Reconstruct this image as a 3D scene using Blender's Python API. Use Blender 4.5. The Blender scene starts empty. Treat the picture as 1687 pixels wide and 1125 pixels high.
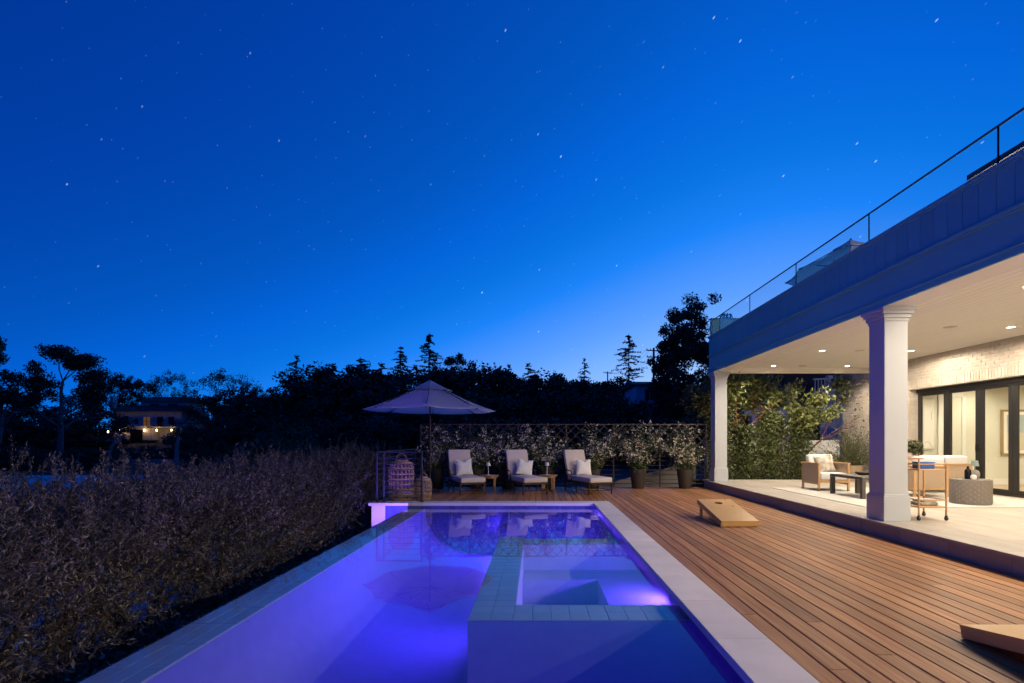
import bpy, math, random
import numpy as np
from mathutils import Vector, Matrix

S = bpy.context.scene
COL = S.collection
R = math.radians
# ------------------------------------------------------------------ camera
cam_d = bpy.data.cameras.new('camera')
cam = bpy.data.objects.new('camera', cam_d)
COL.objects.link(cam)
cam.location = (0, 0, 1.4)
cam.rotation_euler = (R(90), 0, 0)
cam_d.sensor_width = 36
cam_d.lens = 17.5
cam_d.shift_x = -0.0246
cam_d.shift_y = 0.0957
cam_d.clip_start = 0.05
cam_d.clip_end = 8000
S.camera = cam

# ------------------------------------------------------------------ render / exposure
S.render.engine = 'CYCLES'
S.view_settings.view_transform = 'Standard'
S.view_settings.look = 'None'
S.view_settings.exposure = 0
S.view_settings.gamma = 1
cy = S.cycles
cy.use_denoising = True
try:
    cy.denoiser = 'OPENIMAGEDENOISE'
except Exception:
    pass
cy.max_bounces = 9
cy.diffuse_bounces = 4
cy.glossy_bounces = 4
cy.transmission_bounces = 6
cy.transparent_max_bounces = 12
cy.caustics_refractive = True
cy.caustics_reflective = False
cy.sample_clamp_indirect = 4
cy.blur_glossy = 0.5
cy.use_light_tree = True


def lin(r, g, b):
    f = lambda c: (c / 255 / 12.92) if c <= 10.3 else ((c / 255 + .055) / 1.055) ** 2.4
    return (f(r), f(g), f(b), 1)


# ------------------------------------------------------------------ dusk sky with short star trails
W = bpy.data.worlds.new('World')
S.world = W
W.use_nodes = True
nt = W.node_tree
nt.nodes.clear()


def N(t, typ, **kw):
    n = t.nodes.new(typ)
    for k, v in kw.items():
        setattr(n, k, v)
    return n


def M(t, op, a, b=None, c=None, clamp=False):
    n = N(t, 'ShaderNodeMath', operation=op, use_clamp=clamp)
    for i, v in enumerate((a, b, c)):
        if v is None:
            continue
        if isinstance(v, (int, float)):
            n.inputs[i].default_value = v
        else:
            t.links.new(v, n.inputs[i])
    return n.outputs[0]


def build_world():
    t = nt
    tc = N(t, 'ShaderNodeTexCoord')
    nv = N(t, 'ShaderNodeVectorMath', operation='NORMALIZE')
    t.links.new(tc.outputs['Generated'], nv.inputs[0])
    sx = N(t, 'ShaderNodeSeparateXYZ')
    t.links.new(nv.outputs[0], sx.inputs[0])
    X, Y, Z = sx.outputs
    deg = 180 / math.pi
    el = M(t, 'MULTIPLY', M(t, 'ARCSINE', M(t, 'MAXIMUM', Z, 0.0)), deg)
    # azimuth measured from the place on the horizon where the sun went down
    a0 = R(26)
    xr = M(t, 'SUBTRACT', M(t, 'MULTIPLY', X, math.cos(a0)), M(t, 'MULTIPLY', Y, math.sin(a0)))
    yr = M(t, 'ADD', M(t, 'MULTIPLY', X, math.sin(a0)), M(t, 'MULTIPLY', Y, math.cos(a0)))
    az = M(t, 'MULTIPLY', M(t, 'ARCTAN2', xr, yr), deg)
    hyp = M(t, 'SUBTRACT', M(t, 'SQRT', M(t, 'ADD', M(t, 'MULTIPLY', az, az), 324.0)), 18.0)
    # towards the zenith azimuth stops mattering
    hw = M(t, 'MULTIPLY', hyp, M(t, 'COSINE', M(t, 'MULTIPLY', el, math.pi / 180)))
    e2 = M(t, 'MULTIPLY', M(t, 'SUBTRACT', 1.0, M(t, 'POWER', 2.71828, M(t, 'MULTIPLY', el, -1 / 46.0))), 46.0)
    lg = M(t, 'ADD', M(t, 'MULTIPLY', e2, -0.101), M(t, 'MULTIPLY', hw, -0.0355))
    g = M(t, 'ADD', M(t, 'MULTIPLY', M(t, 'POWER', 2.71828, lg), 1.28), 0.016)
    pos = M(t, 'POWER', M(t, 'MULTIPLY', g, 1 / 1.2, clamp=True), 0.5)
    cr = N(t, 'ShaderNodeValToRGB')
    t.links.new(pos, cr.inputs[0])
    e = cr.color_ramp.elements
    pts = [(0.018, (0.0, .018, .19)), (.032, (.0002, .032, .283)), (.054, (.0003, .054, .402)), (.093, (.0006, .093, .53)),
           (.127, (.001, .127, .70)), (.174, (.0028, .174, .77)), (.231, (.0118, .231, .95)), (.36, (.112, .36, 1.05)),
           (.45, (.19, .45, 1.1)), (.75, (.42, .66, 1.12)), (1.2, (.62, .82, 1.15))]
    while len(e) < len(pts):
        e.new(0.5)
    for i, (gv, c) in enumerate(pts):
        e[i].position = min(1, (gv / 1.2)) ** .5
        e[i].color = (*c, 1)
    # stars: polar coordinates about the celestial pole, cells stretched along the hour angle -> short arcs
    pole = Vector((math.sin(R(-100)) * math.cos(R(34)), math.cos(R(-100)) * math.cos(R(34)), math.sin(R(34))))
    u = pole.orthogonal().normalized()
    v = pole.cross(u)

    def dot(vec):
        d = N(t, 'ShaderNodeVectorMath', operation='DOT_PRODUCT')
        t.links.new(nv.outputs[0], d.inputs[0])
        d.inputs[1].default_value = vec
        return d.outputs['Value']
    dec = M(t, 'ARCSINE', dot(pole))
    ha = M(t, 'ARCTAN2', dot(v), dot(u))

    def stars(scale, stretch, rad, power, gain, off):
        cmb = N(t, 'ShaderNodeCombineXYZ')
        t.links.new(M(t, 'ADD', M(t, 'MULTIPLY', ha, scale * stretch), off), cmb.inputs[0])
        t.links.new(M(t, 'MULTIPLY', dec, scale), cmb.inputs[1])
        vo = N(t, 'ShaderNodeTexVoronoi', voronoi_dimensions='2D', feature='F1')
        vo.inputs['Scale'].default_value = 1
        t.links.new(cmb.outputs[0], vo.inputs['Vector'])
        m = M(t, 'SUBTRACT', 1.0, M(t, 'DIVIDE', vo.outputs['Distance'], rad), clamp=True)
        m = M(t, 'POWER', m, 0.8)
        sc = N(t, 'ShaderNodeSeparateColor')
        t.links.new(vo.outputs['Color'], sc.inputs[0])
        b = M(t, 'POWER', sc.outputs[0], power)
        return M(t, 'MULTIPLY', M(t, 'MULTIPLY', m, b), gain)
    st = M(t, 'ADD', stars(26, .42, .030, 11, .8, 3.1), stars(46, .42, .034, 4, .17, 11.7))
    up = M(t, 'MULTIPLY', M(t, 'ADD', Z, 0.02), 12.0, clamp=True)
    st = M(t, 'MULTIPLY', st, up)
    sk = N(t, 'ShaderNodeMixRGB', blend_type='ADD')
    sk.inputs[0].default_value = 1
    t.links.new(cr.outputs[0], sk.inputs[1])
    sv = N(t, 'ShaderNodeVectorMath', operation='SCALE')
    sv.inputs[0].default_value = (.75, .95, 1.0)
    t.links.new(st, sv.inputs['Scale'])
    t.links.new(sv.outputs[0], sk.inputs[2])
    bg = N(t, 'ShaderNodeBackground')
    bg.inputs[1].default_value = 1.0
    t.links.new(sk.outputs[0], bg.inputs[0])
    o = N(t, 'ShaderNodeOutputWorld')
    t.links.new(bg.outputs[0], o.inputs[0])
    W.cycles.sampling_method = 'MANUAL'
    W.cycles.sample_map_resolution = 512


build_world()

# lamp settings (one place to tune)
WARM = (1.0, .84, .64)
DOWN_W = 262        # each recessed patio lamp
ROOM_W = 170        # each assumed lamp of the room behind the glass
VIOLET = (.19, .09, 1.0)
POOL_W = 46

# ------------------------------------------------------------------ materials
MATS = {}


def mat(name, col, rough=.6, metal=0.0, var=0.0, vscale=3.0, island=0.0, objrnd=0.0, bump=0.0, bscale=40.0, spec=.4,
        emit=None, estr=0.0, stretch=None, col2=None):
    m = bpy.data.materials.new(name)
    m.use_nodes = True
    t = m.node_tree
    b = t.nodes['Principled BSDF']
    b.inputs['Roughness'].default_value = rough
    b.inputs['Metallic'].default_value = metal
    b.inputs['Specular IOR Level'].default_value = spec
    c4 = (*col[:3], 1)
    b.inputs['Base Color'].default_value = c4
    vec = None
    if var or bump or col2:
        tc = N(t, 'ShaderNodeTexCoord')
        vec = tc.outputs['Object']
        if stretch or objrnd:
            oi = N(t, 'ShaderNodeObjectInfo')
            mm = N(t, 'ShaderNodeVectorMath', operation='MULTIPLY_ADD')
            t.links.new(vec, mm.inputs[0])
            mm.inputs[1].default_value = stretch or (1, 1, 1)
            cb = N(t, 'ShaderNodeCombineXYZ')
            rr = M(t, 'MULTIPLY', oi.outputs['Random'], 91.7)
            for i in range(3):
                t.links.new(rr, cb.inputs[i])
            t.links.new(cb.outputs[0], mm.inputs[2])
            vec = mm.outputs[0]
    if var or island or objrnd or col2:
        val = None
        base = None
        if col2:
            nz = N(t, 'ShaderNodeTexNoise')
            nz.inputs['Scale'].default_value = vscale
            nz.inputs['Detail'].default_value = 5
            t.links.new(vec, nz.inputs['Vector'])
            mx = N(t, 'ShaderNodeMixRGB')
            st = M(t, 'MULTIPLY_ADD', nz.outputs[0], 2.6, -0.8, clamp=True)
            t.links.new(st, mx.inputs[0])
            mx.inputs[1].default_value = c4
            mx.inputs[2].default_value = (*col2[:3], 1)
            base = mx.outputs[0]
        if var:
            nz = N(t, 'ShaderNodeTexNoise')
            nz.inputs['Scale'].default_value = vscale * 1.7
            nz.inputs['Detail'].default_value = 6
            t.links.new(vec, nz.inputs['Vector'])
            val = M(t, 'MULTIPLY_ADD', nz.outputs[0], 2 * var, 1 - var)
        if island:
            gm = N(t, 'ShaderNodeNewGeometry')
            v2 = M(t, 'MULTIPLY_ADD', gm.outputs['Random Per Island'], 2 * island, 1 - island)
            val = v2 if val is None else M(t, 'MULTIPLY', val, v2)
        if objrnd:
            oi = N(t, 'ShaderNodeObjectInfo')
            v2 = M(t, 'MULTIPLY_ADD', oi.outputs['Random'], 2 * objrnd, 1 - objrnd)
            val = v2 if val is None else M(t, 'MULTIPLY', val, v2)
        if val is not None:
            sc = N(t, 'ShaderNodeVectorMath', operation='SCALE')
            if base is not None:
                t.links.new(base, sc.inputs[0])
            else:
                sc.inputs[0].default_value = col[:3]
            t.links.new(val, sc.inputs['Scale'])
            base = sc.outputs[0]
        t.links.new(base, b.inputs['Base Color'])
    if bump:
        nz = N(t, 'ShaderNodeTexNoise')
        nz.inputs['Scale'].default_value = bscale
        nz.inputs['Detail'].default_value = 4
        t.links.new(vec, nz.inputs['Vector'])
        bp = N(t, 'ShaderNodeBump')
        bp.inputs['Strength'].default_value = bump
        bp.inputs['Distance'].default_value = .01
        t.links.new(nz.outputs[0], bp.inputs['Height'])
        t.links.new(bp.outputs[0], b.inputs['Normal'])
    if emit:
        b.inputs['Emission Color'].default_value = (*emit[:3], 1)
        b.inputs['Emission Strength'].default_value = estr
    MATS[name] = m
    return m


mat('ground', (.03, .03, .022), .9, var=.5, vscale=.4)
mat('pale_concrete', (.62, .61, .60), .8, var=.12, vscale=.5)
mat('soil', (.035, .028, .022), .95, var=.4, vscale=2)
mat('deck_wood', (.33, .128, .044), .5, spec=.22, var=.4, vscale=1.0, objrnd=.27, stretch=(38, 1.3, 38), col2=(.48, .255, .100), bump=.25, bscale=2.5)
mat('dark_void', (.012, .010, .009), .9)
mat('coping_stone', (.88, .79, .69), .6, var=.1, vscale=2.5, objrnd=.06, bump=.12, bscale=60, col2=(.79, .71, .63))
mat('patio_stone', (.47, .43, .37), .5, var=.08, vscale=1.2, objrnd=.07, stretch=(5, 1, 5), col2=(.40, .36, .305))
mat('riser_stone', (.30, .29, .30), .6, var=.12, vscale=3, objrnd=.1)
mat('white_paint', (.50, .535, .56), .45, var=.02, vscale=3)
mat('trim_dusk_tint', (.15, .52, .55), .5, var=.06, vscale=1.5)  # dusk blue put into the colour of white trim, offsets red deck bounce
mat('board_dusk_tint', (.14, .49, .52), .5, objrnd=.04)  # the same dusk blue put into the boards' colour
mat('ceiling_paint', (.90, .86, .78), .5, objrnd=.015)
mat('brick', (.56, .51, .45), .85, island=.05, var=.16, vscale=4, bump=.6, bscale=30, col2=(.47, .41, .34))
mat('mortar', (.50, .46, .40), .9, var=.12, vscale=8, bump=.4, bscale=60)
mat('black_metal', (.018, .017, .016), .4, spec=.5)
mat('bronze_metal', (.045, .032, .024), .42, metal=.3)
mat('fence_metal', (.085, .064, .050), .5)
mat('rail_metal', (.05, .046, .055), .35, spec=.6)
mat('steel', (.5, .5, .5), .3, metal=1)
mat('room_wall', (.66, .66, .56), .7)
mat('room_trim', (.76, .76, .70), .5)
mat('room_floor', (.42, .33, .24), .4, var=.15, vscale=2)
mat('plaster', (.115, .115, .42), .6, var=.14, vscale=4)
mat('spa_plaster', (.36, .35, .60), .6, var=.10, vscale=4)
mat('pool_tile', (.27, .33, .42), .3, objrnd=.07, var=.1, vscale=4)
mat('waterline_tile', (.10, .12, .30), .2, island=.2)
mat('grout', (.30, .33, .38), .8)
mat('stucco', (.78, .78, .78), .8, bump=.3, bscale=60)
mat('canvas', (.86, .84, .83), .85, bump=.1, bscale=120, var=.03, vscale=4)
mat('cushion', (.66, .585, .55), .9, bump=.15, bscale=200)
mat('pillow', (.66, .65, .64), .9, bump=.15, bscale=150)
mat('white_pillow', (.86, .85, .83), .9, bump=.15, bscale=150)
mat('pattern_pillow', (.62, .57, .50), .9, col2=(.20, .17, .13), vscale=9)
mat('teak', (.42, .22, .10), .5, var=.25, vscale=1.2, stretch=(30, 30, 2))
mat('oak', (.50, .30, .14), .45, var=.15, vscale=1.5, stretch=(25, 2, 25))
mat('bamboo', (.70, .43, .16), .38, var=.14, vscale=1.0, stretch=(30, 1.2, 30), objrnd=.04)
mat('wicker', (.48, .31, .17), .7, var=.2, vscale=30)
mat('lantern_wicker', (.40, .28, .17), .7, var=.2, vscale=10)
mat('woven_rope', (.42, .31, .21), .8, var=.2, vscale=60, bump=.6, bscale=160)
mat('pot', (.05, .042, .036), .55, var=.15, vscale=5)
mat('terracotta', (.30, .22, .15), .8, var=.15)
mat('dark_table', (.075, .065, .055), .5, var=.12, vscale=6)
mat('concrete_drum', (.20, .175, .15), .7, var=.12, vscale=8, bump=.3, bscale=30)
mat('rug', (.55, .54, .50), .95, var=.05, vscale=30, bump=.3, bscale=200)
mat('leaf_olive', (.115, .096, .074), .4, island=.75)
mat('leaf_green', (.075, .095, .03), .45, island=.5)
mat('leaf_bright', (.13, .15, .045), .4, island=.5)
mat('leaf_fine', (.085, .095, .035), .5, island=.45)
mat('leaf_jasmine', (.075, .10, .035), .45, island=.5)
mat('flower', (.68, .62, .52), .6, island=.2)
mat('leaf_dark', (.060, .064, .036), .6, island=.5)
mat('leaf_pine', (.048, .054, .030), .6, island=.5)
mat('leaf_mid', (.09, .115, .045), .6, island=.5)
mat('bark', (.10, .075, .055), .9, var=.3, vscale=4)
mat('bark_pale', (.24, .20, .17), .9, var=.25, vscale=3)
mat('bark_red', (.24, .085, .04), .7, var=.25, vscale=5)
mat('twig', (.09, .075, .065), .8, island=.4)
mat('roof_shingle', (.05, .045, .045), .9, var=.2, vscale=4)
mat('roof_tile', (.10, .06, .045), .9, var=.25, vscale=2)
mat('house_stucco', (.55, .53, .50), .9, var=.08)
mat('window_dark', (.01, .011, .013), .15)
mat('window_warm', (.3, .12, .04), .5, emit=(1, .42, .10), estr=.10)
mat('neighbour_paint', (.72, .72, .72), .6)
mat('utility_wood', (.05, .04, .035), .9)
mat('fence_board', (.30, .27, .24), .8, var=.15, vscale=2, objrnd=.15)
mat('blue_book', (.03, .11, .42), .5)
mat('grey_ceramic', (.22, .21, .20), .4)
mat('white_ceramic', (.8, .78, .75), .4)
mat('black_glass', (.012, .011, .012), .15)
mat('teal_shade', (.20, .29, .26), .8)
mat('speaker', (.55, .49, .41), .6)
mat('picture_paper', (.85, .84, .76), .6)
mat('picture_blue', (.35, .46, .50), .6, col2=(.44, .50, .50), vscale=3)
mat('picture_sand', (.60, .55, .40), .6, col2=(.64, .60, .46), vscale=3)
mat('gold_frame', (.35, .24, .12), .4)
mat('charcoal_line', (.3, .28, .25), .8)
mat('lamp_white', (.8, .8, .8), .5)
mat('downlight_lens', (.9, .85, .75), .5, emit=(1, .86, .66), estr=14)
mat('room_lens', (.9, .85, .75), .5, emit=(1, .9, .75), estr=8)
mat('pool_lens', (.3, .3, .9), .3, emit=(.30, .18, 1.0), estr=30)
mat('pool_led', (.3, .3, .9), .3, emit=(.40, .30, 1.0), estr=12)
mat('porch_lens', (.9, .7, .4), .5, emit=(1, .60, .22), estr=9)


def glass_mat():
    m = bpy.data.materials.new('pane_glass')
    m.use_nodes = True
    t = m.node_tree
    t.nodes.clear()
    tr = N(t, 'ShaderNodeBsdfTransparent')
    tr.inputs[0].default_value = (.985, .99, .988, 1)
    gl = N(t, 'ShaderNodeBsdfGlossy')
    gl.inputs['Roughness'].default_value = 0.0
    fr = N(t, 'ShaderNodeLayerWeight')
    fr.inputs[0].default_value = .5
    sch = M(t, 'MULTIPLY_ADD', M(t, 'POWER', fr.outputs['Facing'], 5.0), .9, .03)
    mx = N(t, 'ShaderNodeMixShader')
    t.links.new(sch, mx.inputs[0])
    t.links.new(tr.outputs[0], mx.inputs[1])
    t.links.new(gl.outputs[0], mx.inputs[2])
    o = N(t, 'ShaderNodeOutputMaterial')
    t.links.new(mx.outputs[0], o.inputs[0])
    MATS['glass'] = m


glass_mat()


def translucent(name, f):
    t = MATS[name].node_tree
    b = t.nodes['Principled BSDF']
    o = t.nodes['Material Output']
    tr = N(t, 'ShaderNodeBsdfTranslucent')
    tr.inputs[0].default_value = (.93, .92, .92, 1)
    mx = N(t, 'ShaderNodeMixShader')
    mx.inputs[0].default_value = f
    t.links.new(b.outputs[0], mx.inputs[1])
    t.links.new(tr.outputs[0], mx.inputs[2])
    t.links.new(mx.outputs[0], o.inputs[0])


translucent('canvas', .6)


def water_mat():
    m = bpy.data.materials.new('pool_water')
    m.use_nodes = True
    t = m.node_tree
    t.nodes.clear()
    g = N(t, 'ShaderNodeBsdfGlossy')
    g.inputs['Roughness'].default_value = .0
    tr = N(t, 'ShaderNodeBsdfTransparent')
    tr.inputs[0].default_value = (.90, .96, 1, 1)
    lw = N(t, 'ShaderNodeLayerWeight')
    lw.inputs[0].default_value = .5
    sch = M(t, 'MULTIPLY_ADD', M(t, 'POWER', lw.outputs['Facing'], 5.0), .97, .022)
    mx = N(t, 'ShaderNodeMixShader')
    t.links.new(sch, mx.inputs[0])
    t.links.new(tr.outputs[0], mx.inputs[1])
    t.links.new(g.outputs[0], mx.inputs[2])
    tc = N(t, 'ShaderNodeTexCoord')
    mp = N(t, 'ShaderNodeMapping')
    mp.inputs['Scale'].default_value = (1.0, 1.8, 1)
    t.links.new(tc.outputs['Object'], mp.inputs[0])
    nz = N(t, 'ShaderNodeTexNoise')
    nz.inputs['Scale'].default_value = 1.1
    nz.inputs['Detail'].default_value = 2
    t.links.new(mp.outputs[0], nz.inputs['Vector'])
    bp = N(t, 'ShaderNodeBump')
    bp.inputs['Strength'].default_value = .05
    bp.inputs['Distance'].default_value = .02
    t.links.new(nz.outputs[0], bp.inputs['Height'])
    t.links.new(bp.outputs[0], g.inputs['Normal'])
    o = N(t, 'ShaderNodeOutputMaterial')
    t.links.new(mx.outputs[0], o.inputs[0])
    MATS['water'] = m


water_mat()


# ------------------------------------------------------------------ mesh helpers
class MB:
    def __init__(s):
        s.v = []
        s.f = []

    def add(s, vs, fs):
        o = len(s.v)
        s.v += [tuple(p) for p in vs]
        s.f += [tuple(i + o for i in f) for f in fs]
        return s

    def box(s, x0, x1, y0, y1, z0, z1):
        vs = [(x, y, z) for z in (z0, z1) for y in (y0, y1) for x in (x0, x1)]
        return s.add(vs, [(0, 2, 3, 1), (4, 5, 7, 6), (0, 1, 5, 4), (2, 6, 7, 3), (0, 4, 6, 2), (1, 3, 7, 5)])

    def cb(s, x0, x1, y0, y1, z0, z1, c=.004):
        """box with chamfered edges"""
        c = min(c, (x1 - x0) / 2.5, (y1 - y0) / 2.5, (z1 - z0) / 2.5)
        lo, hi = (x0, y0, z0), (x1, y1, z1)
        vs, idx = [], {}
        for i in range(8):
            sg = [(i >> k) & 1 for k in range(3)]
            for ax in range(3):
                p = []
                for k in range(3):
                    e = hi[k] if sg[k] else lo[k]
                    if k != ax:
                        e += -c if sg[k] else c
                    p.append(e)
                idx[(i, ax)] = len(vs)
                vs.append(p)
        fs = []
        for ax in range(3):
            a, b = (ax + 1) % 3, (ax + 2) % 3
            for sd in (0, 1):
                q = [(sd << ax) | (u << a) | (w << b) for u, w in ((0, 0), (1, 0), (1, 1), (0, 1))]
                f = [idx[(i, ax)] for i in q]
                fs.append(f if sd else f[::-1])
            for u in (0, 1):
                for w in (0, 1):
                    i0 = (u << a) | (w << b)
                    i1 = i0 | (1 << ax)
                    f = [idx[(i0, a)], idx[(i1, a)], idx[(i1, b)], idx[(i0, b)]]
                    fs.append(f if (u != w) else f[::-1])
        for i in range(8):
            f = [idx[(i, 0)], idx[(i, 1)], idx[(i, 2)]]
            fs.append(f if bin(i).count('1') % 2 else f[::-1])
        return s.add(vs, fs)

    def bar(s, p, q, w, h, up=(0, 0, 1)):
        p, q = Vector(p), Vector(q)
        d = (q - p).normalized()
        u = Vector(up)
        if abs(d.dot(u)) > .99:
            u = Vector((0, 1, 0))
        a = d.cross(u).normalized()
        b = a.cross(d).normalized()
        vs = [e + a * (sa * w / 2) + b * (sb * h / 2) for e in (p, q) for sa, sb in ((-1, -1), (1, -1), (1, 1), (-1, 1))]
        return s.add(vs, [(0, 1, 2, 3), (7, 6, 5, 4), (0, 4, 5, 1), (1, 5, 6, 2), (2, 6, 7, 3), (3, 7, 4, 0)])

    def tube(s, pts, rad, n=8, cap=True):
        pts = [Vector(p) for p in pts]
        if isinstance(rad, (int, float)):
            rad = [rad] * len(pts)
        vs, fs = [], []
        ref = Vector((.31, .17, .93))
        for i, p in enumerate(pts):
            d = (pts[min(i + 1, len(pts) - 1)] - pts[max(i - 1, 0)]).normalized()
            a = d.cross(ref)
            if a.length < .05:
                a = d.cross(Vector((1, 0, 0)))
            a.normalize()
            b = d.cross(a)
            for k in range(n):
                t = 2 * math.pi * k / n
                vs.append(p + (a * math.cos(t) + b * math.sin(t)) * rad[i])
        for i in range(len(pts) - 1):
            for k in range(n):
                k2 = (k + 1) % n
                fs.append((i * n + k, i * n + k2, (i + 1) * n + k2, (i + 1) * n + k))
        if cap:
            fs.append(tuple(range(n - 1, -1, -1)))
            fs.append(tuple((len(pts) - 1) * n + k for k in range(n)))
        return s.add(vs, fs)

    def lathe(s, prof, n=20, cx=0, cy=0, cap=True):
        vs, fs = [], []
        for r, z in prof:
            for k in range(n):
                t = 2 * math.pi * k / n
                vs.append((cx + r * math.cos(t), cy + r * math.sin(t), z))
        m = len(prof)
        for i in range(m - 1):
            for k in range(n):
                k2 = (k + 1) % n
                fs.append((i * n + k, i * n + k2, (i + 1) * n + k2, (i + 1) * n + k))
        if cap:
            if prof[0][0] > 1e-5:
                fs.append(tuple(range(n - 1, -1, -1)))
            if prof[-1][0] > 1e-5:
                fs.append(tuple((m - 1) * n + k for k in range(n)))
        return s.add(vs, fs)

    def xf(s, mtx):
        s.v = [tuple(mtx @ Vector(p)) for p in s.v]
        return s

    def mesh(s, name, smooth=False):
        me = bpy.data.meshes.new(name)
        me.from_pydata(s.v, [], s.f)
        if smooth:
            me.polygons.foreach_set('use_smooth', [True] * len(me.polygons))
            try:
                me.set_sharp_from_angle(angle=R(42))
            except Exception:
                pass
        me.update()
        return me

    def build(s, name, m, parent=None, smooth=False, loc=None):
        me = s.mesh(name, smooth)
        return put(name, me, m, parent, loc)


def put(name, me, m, parent=None, loc=None):
    if m is not None and not me.materials:
        me.materials.append(MATS[m] if isinstance(m, str) else m)
    o = bpy.data.objects.new(name, me)
    COL.objects.link(o)
    if parent is not None:
        o.parent = parent
    if loc is not None:
        o.location = loc
    return o


def tag(o, label=None, cat=None, group=None, kind=None):
    if label:
        o['label'] = label
    if cat:
        o['category'] = cat
    if group:
        o['group'] = group
    if kind:
        o['kind'] = kind
    return o


def thing(name, label, cat, loc=(0, 0, 0), rz=0, group=None, scale=None):
    o = bpy.data.objects.new(name, None)
    COL.objects.link(o)
    o.empty_display_size = .2
    o.location = loc
    o.rotation_euler = (0, 0, rz)
    if scale:
        o.scale = scale
    return tag(o, label, cat, group)


def copy_tree(o, parent=None):
    c = o.copy()
    COL.objects.link(c)
    c.parent = parent
    for ch in list(o.children):
        copy_tree(ch, c)
    return c


def structure(name, label=None, loc=(0, 0, 0)):
    o = bpy.data.objects.new(name, None)
    COL.objects.link(o)
    o.location = loc
    o['kind'] = 'structure'
    if label:
        o['label'] = label
    return o


def np_mesh(name, V, F, m):
    """V (n,3) array, F (k,4) quads"""
    me = bpy.data.meshes.new(name)
    n, k = len(V), len(F)
    w = F.shape[1]
    me.vertices.add(n)
    me.vertices.foreach_set('co', np.ascontiguousarray(V, dtype=np.float32).ravel())
    me.loops.add(k * w)
    me.loops.foreach_set('vertex_index', np.ascontiguousarray(F, dtype=np.int32).ravel())
    me.polygons.add(k)
    me.polygons.foreach_set('loop_start', np.arange(0, k * w, w, dtype=np.int32))
    me.update(calc_edges=True)
    me.materials.append(MATS[m])
    return me


def leaves(rng, P, L, Wd, up=.25, out=None):
    """rhombic folded leaves at points P"""
    n = len(P)
    a = rng.normal(size=(n, 3))
    a[:, 2] += up
    if out is not None:
        a += out
    a /= np.linalg.norm(a, axis=1)[:, None] + 1e-9
    b = np.cross(a, rng.normal(size=(n, 3)))
    b /= np.linalg.norm(b, axis=1)[:, None] + 1e-9
    c = np.cross(a, b)
    sz = rng.uniform(.65, 1.25, n)[:, None]
    l, w = L * sz, Wd * sz
    V = np.empty((n, 4, 3))
    V[:, 0] = P - a * l * .5
    V[:, 1] = P + b * w * .5 + c * w * .12
    V[:, 2] = P + a * l * .5
    V[:, 3] = P - b * w * .5 + c * w * .12
    F = np.arange(n * 4).reshape(n, 4)
    return V.reshape(-1, 3), F


def ball(rng, n, shell=.5):
    d = rng.normal(size=(n, 3))
    d /= np.linalg.norm(d, axis=1)[:, None]
    r = shell + (1 - shell) * rng.random(n) ** .6
    return d * r[:, None]


def clumps(rng, centers, radii, per, flat=.7):
    out = []
    for c, r in zip(centers, radii):
        p = ball(rng, per, .25) * r
        p[:, 2] *= flat
        out.append(p + c)
    return np.concatenate(out)


def lamp(name, typ, energy, color, loc, parent=None, direction=None, **kw):
    d = bpy.data.lights.new(name, typ)
    d.energy = energy
    d.color = color
    for k, v in kw.items():
        setattr(d, k, v)
    o = bpy.data.objects.new(name, d)
    COL.objects.link(o)
    o.location = loc
    if direction is not None:
        o.rotation_euler = Vector(direction).to_track_quat('-Z', 'Y').to_euler()
    if parent is not None:
        o.parent = parent
    return o


# ================================================================== THE SETTING
F = 820.0


def at(px, py, d):
    """world point seen at photo pixel (px, py) at depth d"""
    return Vector(((px - 885) * d / F, d, 1.4 + (724 - py) * d / F))


def smooth(a, b, x):
    t = min(1, max(0, (x - a) / (b - a)))
    return t * t * (3 - 2 * t)


def terrain(x, y):
    z = -2.25
    z += 3.4 * smooth(45, 110, y)
    z += 1.7 * smooth(-3, 4, x) * smooth(15.2, 17.5, y)
    z += 2.2 * smooth(0, 30, x) * smooth(18, 60, y)
    z += 7 * smooth(110, 420, y)
    z += .15 * math.sin(x * .21 + 1) * math.sin(y * .17) * smooth(50, 70, y)
    return z


xs = sorted(set([-3000, -1500, -700, -400, -250] + list(range(-180, 181, 6)) + list(range(-12, 16, 1)) + [250, 400, 700, 1500, 3000]))
ys = sorted(set([-3000, -1000, -300, -100, -50] + list(range(-20, 13, 8)) + list(range(13, 26, 1)) + list(range(28, 221, 6)) + [260, 320, 420, 700, 1500, 3000]))
g = MB()
g.v = [(x, y, terrain(x, y)) for y in ys for x in xs]
nx = len(xs)
g.f = [(j * nx + i, j * nx + i + 1, (j + 1) * nx + i + 1, (j + 1) * nx + i) for j in range(len(ys) - 1) for i in range(nx - 1)]
tag(g.build('ground', 'ground', smooth=True), 'dark hillside ground falling away below the terrace', kind='structure')
dr = MB().box(-60, -7.3, -6, 52, -2.3, -2.18)
tag(dr.build('driveway', 'pale_concrete'), 'pale concrete court on the lower level behind the shrubs', kind='structure')
bed = MB().box(-7.3, -3.35, -4, 22, -2.3, -1.95)
tag(bed.build('planting_bed', 'soil'), 'dark soil bed under the olive shrubs', kind='structure')

# ------------------------------------------------------------------ deck of single boards
YB = 14.72            # back edge of the deck, where the fence stands
XC0, XC1 = 1.245, 1.63   # pool coping, inner and outer edge
XS = 4.92             # riser of the patio step
YF0, YF1 = 10.95, 11.33  # far coping
XL = -3.62
deck = structure('deck', 'reddish brown timber deck around the pool')
pitch = 0.1435
sub = MB().box(XL + .02, XC1, YF1 + .004, YB, -.3, -.032).box(XC1 + .004, XS - .004, -6, YB - .002, -.3, -.03)
sub.build('gap_shade_sheet', 'dark_void', deck)  # near-black sheet, colour stands for the shade between the boards
nb = int(round((XS - XC1) / pitch))
p2 = (XS - XC1) / nb
rnd = random.Random(4)


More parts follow.
